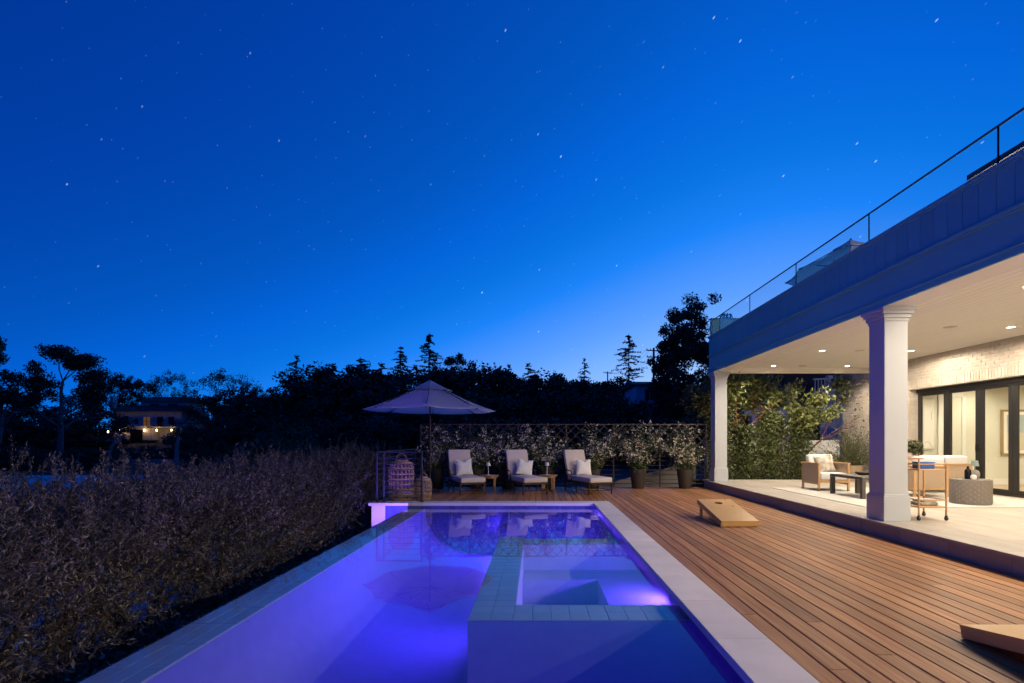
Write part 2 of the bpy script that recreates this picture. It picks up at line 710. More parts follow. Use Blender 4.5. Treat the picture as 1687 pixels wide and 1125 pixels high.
def board_mesh(w, y0, y1):
    return MB().cb(0, w, y0, y1, -.026, 0, .004).mesh('board')


for i in range(nb):
    x = XC1 + .004 + i * p2
    cut = rnd.uniform(1.2, 13)
    for (a, b) in ((-6, cut), (cut + .003, YB)):
        put('board', board_mesh(p2 - .010, a, b), 'deck_wood', deck, (x, 0, rnd.uniform(-.0012, .0012)))
x = XL
while x < XC1 - .02:
    w = min(pitch, XC1 - x)
    put('board', board_mesh(w - .010, YF1 + .006, YB), 'deck_wood', deck, (x, 0, rnd.uniform(-.0012, .0012)))
    x += pitch
tag(MB().box(XL, XL + .006, YF1, YB, -.32, -.03).build('fascia', 'deck_wood', deck))

# ------------------------------------------------------------------ pool
ZW = -.10
XI0, XI1 = -2.85, -2.46     # infinity wall
YN = .72
pool = structure('pool', 'infinity pool lit violet from under the water')
FL = -1.12
b = MB()
b.box(XI1, XC1 + .3, YN, YF1 - .02, FL - .2, FL)                     # floor
b.box(XC1 + .004, XC1 + .3, YN - .3, YF1 - .02, FL, -.062)            # house side wall
b.box(XI1, XC1 + .004, YF0 + .004, YF1 - .02, FL, -.062)              # far wall
b.box(XI0 + .01, XC1 + .004, YN - .3, YN, FL, -.062)                  # near wall
b.build('basin', 'plaster', pool)
b = MB().box(XI0 + .012, XI1 - .001, YN - .3, YF0 + .003, -2.2, -.121)
b.build('infinity_wall', 'grout', pool)
prof = [(XI1 - .001, -.125), (XI1 + .004, -.20)] + [(XI1 + .01 + 1.25 * (1 - math.cos(R(a_))), -.22 - (abs(FL) - .224) * math.sin(R(a_))) for a_ in range(0, 91, 6)]
b = MB()
for (x, z) in prof:
    b.v += [(x, YN, z), (x, YF0 + .003, z)]
b.f = [(2 * k, 2 * k + 1, 2 * k + 3, 2 * k + 2) for k in range(len(prof) - 1)]
b.build('infinity_wall_lining', 'plaster', pool, True)
# tiles on the crest of the infinity wall
tl = .405
n = int((YF0 - YN + .28) / tl)
rows = 3
tw = (XI1 - XI0) / rows
tm = MB().cb(.002, tw - .002, .002, tl - .002, 0, .010, .0015).mesh('tile')
for j in range(n):
    for i in range(rows):
        oy = (.0, .5, .25)[i] * 0
        put('tile', tm, 'pool_tile', pool, (XI0 + i * tw, YN - .28 + j * tl + oy, -.1205 + rnd.uniform(-.0008, .0008)))
MB().box(XI0, XI0 + .011, YN - .3, YF0, -2.2, -.1215).build('spill_face', 'pool_tile', pool)
# waterline tiles (small upright sticks) on house side and far wall
wt = MB()
y = YN
while y < YF0 - .03:
    wt.cb(XC1 - .004, XC1 + .004, y + .0015, y + .0635, -.30, -.064, .001)
    y += .065
x = XI0
while x < XC1 - .02:
    wt.cb(x + .0015, x + .0635, YF0 - .004, YF0 + .004, -.30, -.064, .001)
    x += .065
tag(wt.build('waterline_tile', 'waterline_tile', pool), kind='stuff')
# spa
SX0, SX1, SY0, SY1, SY2, SY3 = -.585, -.205, 4.18, 4.58, 7.25, 7.62
b = MB()
b.box(SX0, SX1, SY0, SY3, FL, -.131)
b.box(SX1 + .0005, XC1 + .004, SY0, SY1, FL, -.131)
b.box(SX1 + .0005, XC1 + .004, SY2, SY3, FL, -.131)
b.build('spa_wall', 'plaster', pool)
b = MB().box(SX1 + .0005, XC1 + .004, SY1, SY2, FL, -.82)
b.box(SX1 + .0005, SX1 + .008, SY1 + .001, SY2 - .001, -.8195, -.1315)
b.box(SX1 + .0085, XC1, SY2 - .008, SY2 - .0005, -.8195, -.1315)
b.box(SX1 + .0085, XC1, SY1 + .0005, SY1 + .008, -.8195, -.1315)
b.build('spa_lining', 'spa_plaster', pool)
b = MB().box(.82, XC1 + .004, SY1, SY2, -.82, -.50).box(SX1 + .001, .82, 6.75, SY2, -.82, -.50)
b.build('spa_bench', 'spa_plaster', pool)
t1 = .19
tm = MB().cb(.002, t1 - .002, .002, .16, 0, .012, .002).mesh('tile')
tm2 = MB().cb(.002, .16, .002, t1 - .002, 0, .012, .002).mesh('tile')
nyt = int((SY3 - SY0) / .1625)
for j in range(nyt + 1):
    for i in range(2):
        put('tile', tm, 'pool_tile', pool, (SX0 + i * t1, SY0 + .02 + j * .1625, -.130))
nxt = int((XC1 - SX1) / .1625)
for j in range(nxt):
    for i in range(2):
        put('tile', tm2, 'pool_tile', pool, (SX1 + .002 + j * .1625, SY0 + .01 + i * t1, -.130))
        put('tile', tm2, 'pool_tile', pool, (SX1 + .002 + j * .1625, SY2 + i * t1, -.130))
wtr = MB().add([(XI0, YN, ZW), (XC1 + .003, YN, ZW), (XC1 + .003, YF0 + .003, ZW), (XI0, YF0 + .003, ZW)], [(0, 1, 2, 3)])
tag(wtr.build('pool_water', 'water'), 'still violet lit pool water mirroring parasol and loungers', kind='structure')

# coping stones
coping = structure('pool_coping', 'pale limestone coping slabs around the pool')
yy = YN - .38
joints = [3.49 + .83 * k for k in range(-4, 9)]
prev = YN - .38
for yj in joints + [YF0]:
    if yj <= prev + .05 or yj > YF0 + .01:
        continue
    y1 = min(yj, YF0)
    put('slab', MB().cb(0, XC1 and (XC1 - XC0 if False else .385), prev + .0015, y1 - .0015, -.06, .002, .004).mesh('slab'), 'coping_stone', coping, (XC0, 0, rnd.uniform(-.0008, .0008)))
    prev = y1
xj = 1.63
while xj > -3.70:
    x0 = max(xj - .83, -3.72)
    put('slab', MB().cb(x0 + .0015, xj - .0015, YF0, YF1, -.06, .002, .004).mesh('slab'), 'coping_stone', coping, (0, 0, rnd.uniform(-.0008, .0008)))
    xj = x0
put('slab', MB().cb(-2.9, XC0 - .002, YN - .38, YN, -.06, .002, .004).mesh('slab'), 'coping_stone', coping)
# end wall of the spill trough: white stucco and upright tiles
ew = tag(MB().box(-3.66, -3.36, YF0 + .05, YF1 - .03, -2.3, -.062).build('stucco_wall', 'stucco'),
         'white stucco end wall below the railing at the pool corner', 'wall')
tb = thing('tiled_wall', 'violet lit tiled end wall of the spill trough beside the stucco', 'wall', (-3.1, YF0 + .1, -2.3))
MB().box(-3.358, XI0 + .4, YF0 + .06, YF1 - .04, -2.3, -.063).build('wall_core', 'grout', tb, loc=(3.1, -YF0 - .1, 2.3))
q = MB()
x = -3.356
while x < XI0 + .3:
    z = -2.2
    while z < -.1:
        q.cb(x, x + .061, YF0 + .048, YF0 + .0595, z, min(z + .235, -.066), .001)
        z += .24
    x += .065
tag(q.build('tile', 'waterline_tile', tb, loc=(3.1, -YF0 - .1, 2.3)), kind='stuff')
tag(MB().box(-3.9, XI0 - .005, YN - .3, YF0 + .04, -2.4, -1.9).build('spill_trough', 'plaster'), 'low trough catching the water below the infinity edge', kind='structure')

# ------------------------------------------------------------------ patio slab with pavers and riser tiles
ZP = .22
XP1 = 9.62
YP0, YP1 = -8.9, 14.68
patio = structure('patio', 'pale stone patio one step above the deck')
MB().box(XS + .02, 10.0, YP0, YP1, -.3, ZP - .022).build('slab_core', 'dark_void', patio)
px_, py_ = .60, 1.18
pm = MB().cb(.0028, px_ - .0028, .0028, py_ - .0028, -.02, 0, .002).mesh('paver')
i = 0
x = XS - .04
while x < 9.95:
    y = YP0 - (.59 if i % 2 else 0)
    while y < YP1 - .01:
        y0, y1 = max(y, YP0), min(y + py_, YP1)
        if y1 - y0 > .02:
            if abs((y1 - y0) - py_) < .01:
                put('paver', pm, 'patio_stone', patio, (x, y0, ZP))
            else:
                put('paver', MB().cb(.0028, px_ - .0028, .0028, y1 - y0 - .0028, -.02, 0, .002).mesh('paver'), 'patio_stone', patio, (x, y0, ZP))
        y += py_
    x += px_
    i += 1
y = 5.16 - .8 * 17
rm = MB().cb(0, .022, .0015, .7985, -.02, ZP - .046, .002).mesh('riser_tile')
while y < YP1 - .8:
    put('riser_tile', rm, 'riser_stone', patio, (XS, y, 0))
    y += .8
put('riser_tile', MB().cb(0, .022, .0015, YP1 - y - .001, -.02, ZP - .046, .002).mesh('riser_tile'), 'riser_stone', patio, (XS, y, 0))
MB().cb(XS - .035, XS + .05, YP0, YP1 - .001, ZP - .045, ZP - .021, .003).build('nosing', 'riser_stone', patio)

# ------------------------------------------------------------------ the house
HX, HY, HZ = 7.4, 6.0, 0.0
house = thing('house', 'white two storey house with covered patio, square columns and roof terrace', 'house', (HX, HY, HZ))
HL = (-HX, -HY, -HZ)


def hpart(name, mb, m, parent=None, smooth=False):
    if parent is None:
        return mb.build(name, m, house, smooth, HL)
    return mb.build(name, m, parent, smooth)


YE = 14.43          # far end of the beam
YH0 = -9.0
ZB = 3.31           # underside of the beam
XF = 4.98           # beam face
# columns
for k, y0 in enumerate((7.18, 14.02, .34, -6.5)):
    w = .337
    c = hpart('column', MB().cb(5.01, 5.01 + w, y0, y0 + w, ZP + .001, ZB - .002, .004), 'white_paint')
    hpl = MB().cb(5.01 - .024, 5.01 + w + .024, y0 - .024, y0 + w + .024, ZP + .001, ZP + .36, .004)
    hpl.cb(5.01 - .014, 5.01 + w + .014, y0 - .014, y0 + w + .014, ZP + .36, ZP + .385, .003)
    hpart('plinth', hpl, 'white_paint', c)
    cap = MB()
    for (o, za, zb) in ((.012, .20, .155), (.030, .155, .10), (.055, .10, .055), (.075, .055, .0025)):
        cap.cb(5.01 - o, 5.01 + w + o, y0 - o, y0 + w + o, ZB - za, ZB - zb, .003)
    hpart('capital', cap, 'white_paint', c)
# beam / fascia
bm = MB()
bm.box(XF, XF + .36, YH0, YE, ZB, ZB + .52)
hpart('beam', bm, 'trim_dusk_tint')
hpart('beam_soffit', MB().box(XF + .004, XF + .359, YH0, YE - .004, ZB - .002, ZB - .0003), 'ceiling_paint')  # untinted skin, since the beam's painted-in dusk blue would show under the lamps
hpart('beam_lining', MB().box(XF + .3603, XF + .3609, YH0, YE - .135, ZB, ZB + .144), 'ceiling_paint')  # untinted skin on the lamp side of the blue-tinted beam
mo = MB()
mo.cb(XF - .035, XF + .001, YH0, YE + .035, ZB + .085, ZB + .105, .003)
mo.cb(XF - .018, XF + .001, YH0, YE + .018, ZB + .0, ZB + .085, .003)
mo.cb(XF - .05, XF + .001, YH0, YE + .05, ZB + .475, ZB + .515, .004)
mo.cb(XF - .03, XF + .001, YH0, YE + .03, ZB + .455, ZB + .475, .003)
hpart('moulding', mo, 'trim_dusk_tint')
# parapet of upright boards with cap
par = hpart('parapet', MB().box(XF + .022, XF + .2, YH0, YE, ZB + .52, 4.33), 'trim_dusk_tint')
pw = .215
bmesh_ = MB().cb(XF, XF + .0215, .002, pw - .002, ZB + .517, 4.328, .003).mesh('board')
y = YE - pw
while y > YH0:
    put('board', bmesh_, 'board_dusk_tint', par, (0, y, 0))
    y -= pw
hpart('cap_rail', MB().cb(XF - .03, XF + .23, YH0, YE + .03, 4.33, 4.372, .005).cb(XF - .015, XF + .001, YH0, YE + .015, 4.30, 4.33, .003), 'trim_dusk_tint', par)
# far end of the beam across the patio
hpart('end_beam', MB().cb(XF + .361, 9.60, YE - .13, YE - .002, ZB, ZB + .5, .004), 'ceiling_paint')
hpart('terrace_slab', MB().box(XF + .201, 14.5, YH0, YE - .02, ZB + .20, 3.72), 'trim_dusk_tint')
# privacy wall at the far end of the terrace
pvt = hpart('terrace_end_wall', MB().box(XF + .0225, 9.6, YE - .10, YE - .02, 4.373, 4.90), 'trim_dusk_tint')
x = XF + .05
while x < 6.6:
    hpart('board', MB().cb(x, x + .196, YE - .118, YE - .1005, 4.375, 4.895, .003), 'board_dusk_tint', pvt)
    x += .2
# soffit of boards
ceil = hpart('ceiling', MB().box(XF + .361, 9.62, YH0, YE - .131, ZB + .161, ZB + .199), 'ceiling_paint')
cw = .14
cm = MB().cb(.0035, cw - .0035, YH0, YE - .132, ZB + .145, ZB + .160, .004).mesh('board')
x = XF + .361
while x + cw < 9.63:
    put('board', cm, 'ceiling_paint', ceil, (x, 0, 0))
    x += cw
ZC = ZB + .145
# brick wall along the patio
BX = 9.60
DY1 = 12.86         # far end of the door opening
DY0 = 2.6
ZD = 2.69           # head of the doors
bw = hpart('brick_wall', MB().box(BX + .014, BX + .28, DY1 + .012, 15.65, -.2, ZC + .02).box(BX + .014, BX + .28, YH0, DY1 + .011, ZD + .014, ZC + .02)
           .box(BX + .014, BX + .28, YH0, DY0, -.2, ZD + .013), 'mortar')
bk = MB()
rb = random.Random(9)


def brickface(y0, y1, z0, z1):
    z = z0
    row = 0
    while z + .05 < z1:
        y = y0 - (.105 if row % 2 else 0)
        h = min(.062, z1 - z)
        while y < y1:
            a, b_ = max(y, y0), min(y + .20, y1)
            if b_ - a > .02:
                pr = rb.uniform(-.001, .007)
                bk.cb(BX + pr, BX + .02, a, b_, z + rb.uniform(-.002, .002), z + h + rb.uniform(-.002, .002), .005)
            y += .21
        z += .073
        row += 1


brickface(DY1 + .002, 15.65, ZP, ZC)
brickface(3.0, DY1, ZD + .225, ZC)
y = 3.0
while y < DY1 + .18:      # soldier course over the doors
    bk.cb(BX - .006 + rb.uniform(-.003, .003), BX + .02, y, y + .062, ZD, ZD + .21, .005)
    y += .073
# reveal
z = ZP
while z < ZD - .03:
    o = 0 if int(round((z - ZP) / .073)) % 2 else .1
    for a, b_ in ((.022, .12 + o), (.13 + o, .262)):
        bk.cb(BX + a, BX + b_, DY1 + rb.uniform(-.003, .003), DY1 + .0115, z, z + .062, .004)
    z += .073
# end face and soffit of the head
z = ZP
tag(bk.build('brick', 'brick', bw, False), kind='stuff')
hpart('lintel', MB().box(BX + .001, BX + .30, 3.0, DY1, ZD - .012, ZD + .0135), 'mortar', bw)
# glazed folding doors
DX = 9.82
doors = hpart('folding_doors', MB().cb(DX - .03, DX + .07, DY0, DY1 - .001, ZD - .10, ZD - .013, .004).cb(DX - .03, DX + .07, DY0, DY1 - .001, ZP + .001, ZP + .03, .003), 'black_metal')
edges = [12.84, 11.93, 11.06, 10.28, 9.45, 8.6, 7.7, 6.8, 5.9, 5.0]
for i in range(len(edges) - 1):
    y1, y0 = edges[i], edges[i + 1]
    s1 = .10 if i else .09
    fr = MB()
    fr.cb(DX, DX + .05, y1 - .10, y1 - .002, ZP + .03, ZD - .1, .004)
    fr.cb(DX, DX + .05, y0 + .002, y0 + .10, ZP + .03, ZD - .1, .004)
    fr.cb(DX, DX + .05, y0 + .1005, y1 - .1005, ZD - .19, ZD - .1005, .004)
    fr.cb(DX, DX + .05, y0 + .1005, y1 - .1005, ZP + .0305, ZP + .13, .004)
    hpart('door_frame', fr, 'black_metal', doors)
    hpart('pane', MB().box(DX + .02, DX + .03, y0 + .098, y1 - .098, ZP + .125, ZD - .185), 'glass', doors)
hn = MB()
hn.cb(DX - .035, DX - .001, 11.06 + .035, 11.06 + .065, 1.15, 1.30, .003).cb(DX - .03, DX - .001, 11.06 - .065, 11.06 - .04, 1.15, 1.22, .003)
hpart('handle', hn, 'black_metal', doors)
# room behind the doors
RX1, RYW = 15.2, 12.98
room = hpart('room', MB().box(BX + .281, RX1, 2.4, RYW, ZP - .2, ZP - .003), 'room_floor')
hpart('room_wall', MB().box(BX + .281, RX1 + .1, RYW, RYW + .1, ZP - .2, 3.0).box(RX1, RX1 + .1, 2.4, RYW - .001, ZP - .2, 3.0).box(BX + .281, RX1 + .1, 2.3, 2.399, ZP - .2, 3.0), 'room_wall', room)
hpart('room_ceiling', MB().box(BX + .281, RX1 - .001, 2.401, RYW - .001, 2.95, 3.05), 'room_trim', room)
hpart('baseboard', MB().cb(11.18, RX1 - .02, RYW - .018, RYW - .001, ZP - .002, ZP + .16, .003), 'room_trim', room)
# door casing and door leaf in the far wall of the room
cs = MB().cb(10.44, 10.56, RYW - .03, RYW - .001, ZP, 2.62, .004).cb(10.56, 11.1, RYW - .03, RYW - .001, 2.5, 2.62, .004).cb(11.06, 11.16, RYW - .03, RYW - .001, ZP, 2.5, .004)
hpart('door_casing', cs, 'room_trim', room)
hpart('door_leaf', MB().cb(10.563, 11.057, RYW - .014, RYW - .0015, ZP + .01, 2.497, .002), 'room_wall', room)
hpart('door_handle', MB().cb(10.59, 10.62, RYW - .06, RYW - .013, 1.12, 1.32, .004), 'steel', room)
# lamps: patio downlights, two rows along the soffit
for dx in (6.6, 8.66):
    for dy in (13.90, 11.53, 9.1, 6.68, 4.26, 1.84, -.58, -3.0, -5.42, -7.84):  # rearmost pairs added behind the viewer to brighten coping and shrubs
        dl = hpart('downlight', MB().lathe([(.062, ZC - .004), (.085, ZC - .006), (.088, ZC + .001), (.06, ZC + .02)], 20, dx, dy, False), 'lamp_white', None, True)
        hpart('lens', MB().lathe([(.001, ZC - .002), (.062, ZC - .002), (.062, ZC + .004)], 20, dx, dy), 'downlight_lens', dl)
        lamp('downlight_lamp', 'SPOT', DOWN_W * (1.18 if dx < 7 else .75), WARM, (dx - HX, dy - HY, ZC - .012), house, (0, 0, -1), spot_size=R(176 if dy < 13 else 150), spot_blend=.22 if dy < 13 else .5, shadow_soft_size=.05)
for (dx, dy) in ((7.55, 9.1), (7.45, 11.5), (7.4, 13.9)):
    hpart('ceiling_speaker', MB().lathe([(.001, ZC - .004), (.10, ZC - .005), (.11, ZC + .002)], 24, dx, dy), 'speaker', None, True)
for (dx, dy) in ((11.2, 12.1), (11.2, 9.4), (13.4, 11.9), (13.4, 9.0), (11.2, 6.4), (13.4, 6.0), (11.2, 3.8)):  # ceiling lamps out of view, assumed from the lit room
    dl = hpart('assumed_room_downlight', MB().lathe([(.05, 2.947), (.07, 2.946), (.07, 2.951)], 16, dx, dy, False), 'lamp_white', room)
    hpart('lens', MB().lathe([(.001, 2.946), (.05, 2.9465), (.05, 2.95)], 16, dx, dy), 'room_lens', dl)
    lamp('assumed_room_lamp', 'SPOT', ROOM_W, (1.0, .86, .62), (dx - HX, dy - HY, 2.93), house, (0, 0, -1), spot_size=R(165), spot_blend=.8, shadow_soft_size=.05)
lamp('assumed_terrace_lamp', 'POINT', 260, WARM, (9.1 - HX, 8.9 - HY, 5.7), house, shadow_soft_size=.08)  # unseen lamp assumed from the lit end wall, added to brighten terrace and parasol
hpart('assumed_wall_lantern', MB().cb(9.14, 9.28, 8.72, 8.86, 5.55, 5.85, .01), 'room_lens')  # assumed lantern body for that added lamp, hidden behind the parapet
# glass balustrade on the parapet
for yv in (5.47 - 2.13, 5.47, 7.6, 9.74, 11.86, 13.8, 5.47 - 4.26):
    hpart('balustrade_post', MB().cb(XF + .078, XF + .094, yv - .008, yv + .008, 4.372, 4.835, .002), 'black_metal')
hpart('handrail', MB().cb(XF + .074, XF + .098, YH0, 14.30, 4.835, 4.855, .003), 'black_metal')
for a, b_ in ((-2, 1.19), (1.23, 3.32), (3.36, 5.45), (5.49, 7.58), (7.62, 9.72), (9.76, 11.84), (11.88, 13.78)):
    hpart('balustrade_glass', MB().box(XF + .08, XF + .09, a, b_, 4.39, 4.815), 'glass')
# upper storey, set back, with hipped roof
hpart('upper_wall', MB().box(9.3, 14.4, YH0, 9.2, 3.721, 6.55), 'house_stucco')
EV = 6.62
rf = MB().add([(8.5, YH0, EV), (8.5, 9.85, EV), (15.2, 9.85, EV), (15.2, YH0, EV), (11.85, 6.5, EV + 1.35), (11.85, YH0, EV + 1.35)],
              [(0, 1, 4, 5), (1, 2, 4), (2, 3, 5, 4)])
rf.box(8.5, 15.2, YH0, 9.85, EV - .10, EV - .004)
hpart('roof', rf, 'roof_shingle')
# ------------------------------------------------------------------ pool lamps
def pool_lamp(label, loc, direction, power, r=.075):
    t = thing('pool_light', label, 'light', loc)
    d = Vector(direction).normalized()
    rot = d.to_track_quat('Z', 'Y').to_matrix().to_4x4()
    MB().lathe([(r * .92, .0), (r * 1.25, .002), (r * 1.25, .014), (r * .92, .018)], 20).xf(rot).build('bezel', 'steel', t, True)
    MB().lathe([(.001, .013), (r * .6, .012), (r * .92, .008)], 20).xf(rot).build('lens', 'pool_lens', t, True)
    if power:
        lamp('pool_lamp', 'AREA', power, VIOLET, d * .03, t, d, shape='DISK', size=r * 1.8)
    return t


pool_lamp('round underwater lamp in the far pool wall below the loungers', (-.69, YF0 - .004, -.52), (-.25, -1, .1), POOL_W * 1.9, .05)
pool_lamp('assumed round underwater lamp on the outer side of the spa wall', (SX0 - .001, 6.1, -.38), (-1, .15, .12), POOL_W * 1.15)  # lamp itself unseen, assumed from the glow beside the spa wall
pool_lamp('assumed round underwater lamp inside the spa', (XC1 - .006, 5.9, -.26), (-1, .1, .1), POOL_W * .75, .07)  # assumed source of the bright spa walls and bench
pool_lamp('assumed round underwater lamp in the house side wall of the pool beyond the spa', (XC1 - .006, 9.4, -.5), (-1, 0, 0), POOL_W * 1.7)  # assumed source of the violet glow beyond the spa
pool_lamp('assumed round underwater lamp in the pool wall nearest the house, before the spa', (-.9, YN + .001, -.5), (.25, 1, 0), POOL_W * .8)  # assumed lamp, placed to light the front of the spa violet
tl_ = pool_lamp('assumed small violet lamp in the spill trough below the infinity edge', (XI0 - .06, 9.9, -.75), (-.12, 1, .42), 0, .05)  # unseen lamp, assumed from the violet light on the stucco corner
lamp('assumed_trough_lamp', 'SPOT', POOL_W * 6, VIOLET, Vector((-.12, 1, .42)).normalized() * .05, tl_, (-.06, 1, .48), spot_size=R(74), spot_blend=.3, shadow_soft_size=.03)  # light of the assumed trough lamp, aimed at stucco and railing
for lab, yv in (('small violet light under the coping near the far corner', 8.75), ('small violet light under the coping beside the spa', 5.5),
                ('small violet light under the coping nearest the viewer', 3.25)):
    t = thing('coping_light', lab, 'light', (XC1 - .005, yv, -.078))
    rot = Vector((-1, 0, 0)).to_track_quat('Z', 'Y').to_matrix().to_4x4()
    MB().lathe([(.018, 0), (.024, .001), (.024, .006), (.018, .008)], 14).xf(rot).build('bezel', 'steel', t, True)
    MB().lathe([(.001, .006), (.018, .004)], 14).xf(rot).build('lens', 'pool_led', t, True)
    lamp('coping_lamp', 'AREA', 1.0, VIOLET, (-.012, 0, 0), t, (-1, 0, -.1), shape='DISK', size=.03)

# ------------------------------------------------------------------ back fence: posts, lattice above, rails below
fence = thing('lattice_fence', 'dark metal fence with lattice panels above horizontal rails behind the loungers', 'fence', (.7, YB + .02, 0))
FLc = (-.7, -YB - .02, 0)
posts = [at(p, 724, 14.74).x for p in (693, 774, 854, 933, 1011, 1087, 1163)]
FT = 1.86
ZM = 1.04
for xp in posts:
    MB().cb(xp - .02, xp + .02, YB, YB + .04, -.1, FT, .003).build('post', 'fence_metal', fence, False, FLc)
for a, b_ in zip(posts[:-1], posts[1:]):
    for z, h in ((FT - .03, .03), (ZM, .025), (.08, .025)):
        MB().box(a + .0205, b_ - .0205, YB + .008, YB + .032, z, z + h).build('rail', 'fence_metal', fence, False, FLc)
    for k in range(6):
        z = .08 + (ZM - .08) * (k + 1) / 7
        MB().box(a + .0205, b_ - .0205, YB + .014, YB + .026, z, z + .012).build('bar', 'fence_metal', fence, False, FLc)
    z0, z1 = ZM + .026, FT - .031
    H = z1 - z0
    Wd = b_ - a - .045
    st = .282
    for sgn, yo in ((1, .012), (-1, .022)):
        c = -H
        while c < Wd:
            # line x = c + t, z = t  (t in 0..H), clipped to the panel
            ta, tb_ = max(0, -c), min(H, Wd - c)
            if tb_ - ta > .05:
                xa, xb = c + ta, c + tb_
                if sgn < 0:
                    xa, xb = Wd - xa, Wd - xb
                MB().bar((a + .0225 + xa, YB + yo, z0 + ta), (a + .0225 + xb, YB + yo, z0 + tb_), 0.02, .008, up=(0, 1, 0)).build('lattice_strip', 'fence_metal', fence, False, FLc)
            c += st

# corner railing
rail = thing('corner_railing', 'black metal railing with horizontal bars at the pool corner', 'railing', (-3.1, 12.5, 0))
RL = (3.1, -12.5, 0)
RXL, RYF = -3.585, 11.14
for (xp, yp) in ((RXL, RYF), (-3.43, RYF), (-2.585, RYF), (RXL, 12.9), (RXL, 14.6)):
    MB().cb(xp - .019, xp + .019, yp - .019, yp + .019, .004, 1.10, .003).build('post', 'rail_metal', rail, False, RL)
    MB().cb(xp - .045, xp + .045, yp - .045, yp + .045, .003, .014, .003).build('foot_plate', 'rail_metal', rail, False, RL)
MB().cb(RXL - .025, -2.56, RYF - .025, RYF + .025, 1.10, 1.125, .003).build('top_rail', 'rail_metal', rail, False, RL)
MB().cb(RXL - .025, RXL + .025, RYF + .026, 14.62, 1.10, 1.125, .003).build('top_rail', 'rail_metal', rail, False, RL)
for k in range(8):
    z = .10 + k * .125
    MB().tube([(-3.41, RYF, z), (-2.604, RYF, z)], .009, 8).build('bar', 'rail_metal', rail, True, RL)
    MB().tube([(RXL, RYF + .02, z), (RXL, 14.6, z)], .009, 8).build('bar', 'rail_metal', rail, True, RL)

# plank wall and ground step behind the fence at the house side
pl = thing('plank_wall', 'weathered horizontal plank wall behind the fence near the column', 'wall', (3.6, 15.5, -.6))
for k in range(9):  # slanted ends build the shadow edge of a lit patch as shape
    xa, xb, za, zb2, yf = -1.9 + k * .34, -1.9 + (k + .94) * .34, .52 + k * .085, .60 + k * .085, -.02 + (k % 2) * .004
    MB().add([(xa, yf, za), (1.33, yf, za), (1.33, yf, zb2), (xb, yf, zb2), (xa, .02, za), (1.33, .02, za), (1.33, .02, zb2), (xb, .02, zb2)],
             [(0, 1, 2, 3), (7, 6, 5, 4), (0, 4, 5, 1), (1, 5, 6, 2), (2, 6, 7, 3), (3, 7, 4, 0)]).build('plank', 'fence_board', pl)
MB().cb(-1.95, 1.33, -.018, .018, -.2, .519, .003).build('base_plank', 'fence_board', pl)

# garden wall behind the patio planting
tag(MB().box(5.35, 9.55, 15.72, 15.9, -.4, 1.38).build('garden_wall', 'stucco'), 'low stucco garden wall behind the climbing hedge', 'wall')
tag(MB().box(4.95, 9.6, YP1 + .003, 15.72, -.3, .16).build('garden_bed', 'soil'), 'dark planting bed at the far end of the patio', kind='structure')

# neighbour's raised deck with white balustrade
nd = thing('neighbour_deck', 'white balustraded deck and stair of the neighbouring house, blue in the dusk', 'deck', (9, 20, 0))
NL = (-9, -20, 0)


def balustrade(p0, p1, h, n):
    p0, p1 = Vector(p0), Vector(p1)
    up = Vector((0, 0, h))
    MB().bar(p0 + up, p1 + up, .09, .06).build('rail', 'neighbour_paint', nd, False, NL)
    MB().bar(p0 + up * .1, p1 + up * .1, .06, .06).build('rail', 'neighbour_paint', nd, False, NL)
    for k in range(n):
        c = p0.lerp(p1, (k + .5) / n)
        MB().bar(c + up * .12, c + up * .97, .035, .035).build('baluster', 'neighbour_paint', nd, False, NL)


def zat(py, d):
    return 1.4 + (724 - py) * d / F


def xat(px, d):
    return (px - 885) * d / F


dN = 19.5
balustrade((xat(1270, dN), dN, zat(664, dN)), (xat(1302, dN), dN, zat(660, dN)), .5, 7)
balustrade((xat(1225, dN), dN, zat(668, dN)), (xat(1268, dN), dN, zat(665, dN)), .5, 8)
balustrade((xat(1340, dN), dN, zat(648, dN)), (xat(1420, dN), dN, zat(644, dN)), .55, 15)
for p in (1244, 1300, 1370):
    MB().cb(xat(p, dN) - .1, xat(p, dN) + .1, dN + .06, dN + .26, -.5, zat(618, dN) if p != 1300 else zat(638, dN), .01).build('post', 'neighbour_paint', nd, False, NL)
for i in range(9):
    x0 = xat(1352, dN) + i * .2
    MB().cb(x0, x0 + .195, dN + .02, dN + .055, zat(704, dN) - 1.2, zat(646, dN), .005).build('board', 'neighbour_paint', nd, False, NL)
MB().cb(xat(1200, dN), xat(1350, dN), dN + .07, dN + .13, zat(685, dN), zat(670, dN), .01).build('fascia', 'neighbour_paint', nd, False, NL)
MB().cb(xat(1158, dN), xat(1190, dN), dN + .3, dN + .8, zat(688, dN), zat(657, dN), .02).build('stair_newel', 'neighbour_paint', nd, False, NL)
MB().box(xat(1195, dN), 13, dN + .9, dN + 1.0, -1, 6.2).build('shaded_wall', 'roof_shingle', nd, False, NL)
# ================================================================== FURNITURE ON THE DECK
def soften(o, w=.02, seg=3):
    m = o.modifiers.new('bevel', 'BEVEL')
    m.width = w
    m.segments = seg
    o.data.polygons.foreach_set('use_smooth', [True] * len(o.data.polygons))
    return o


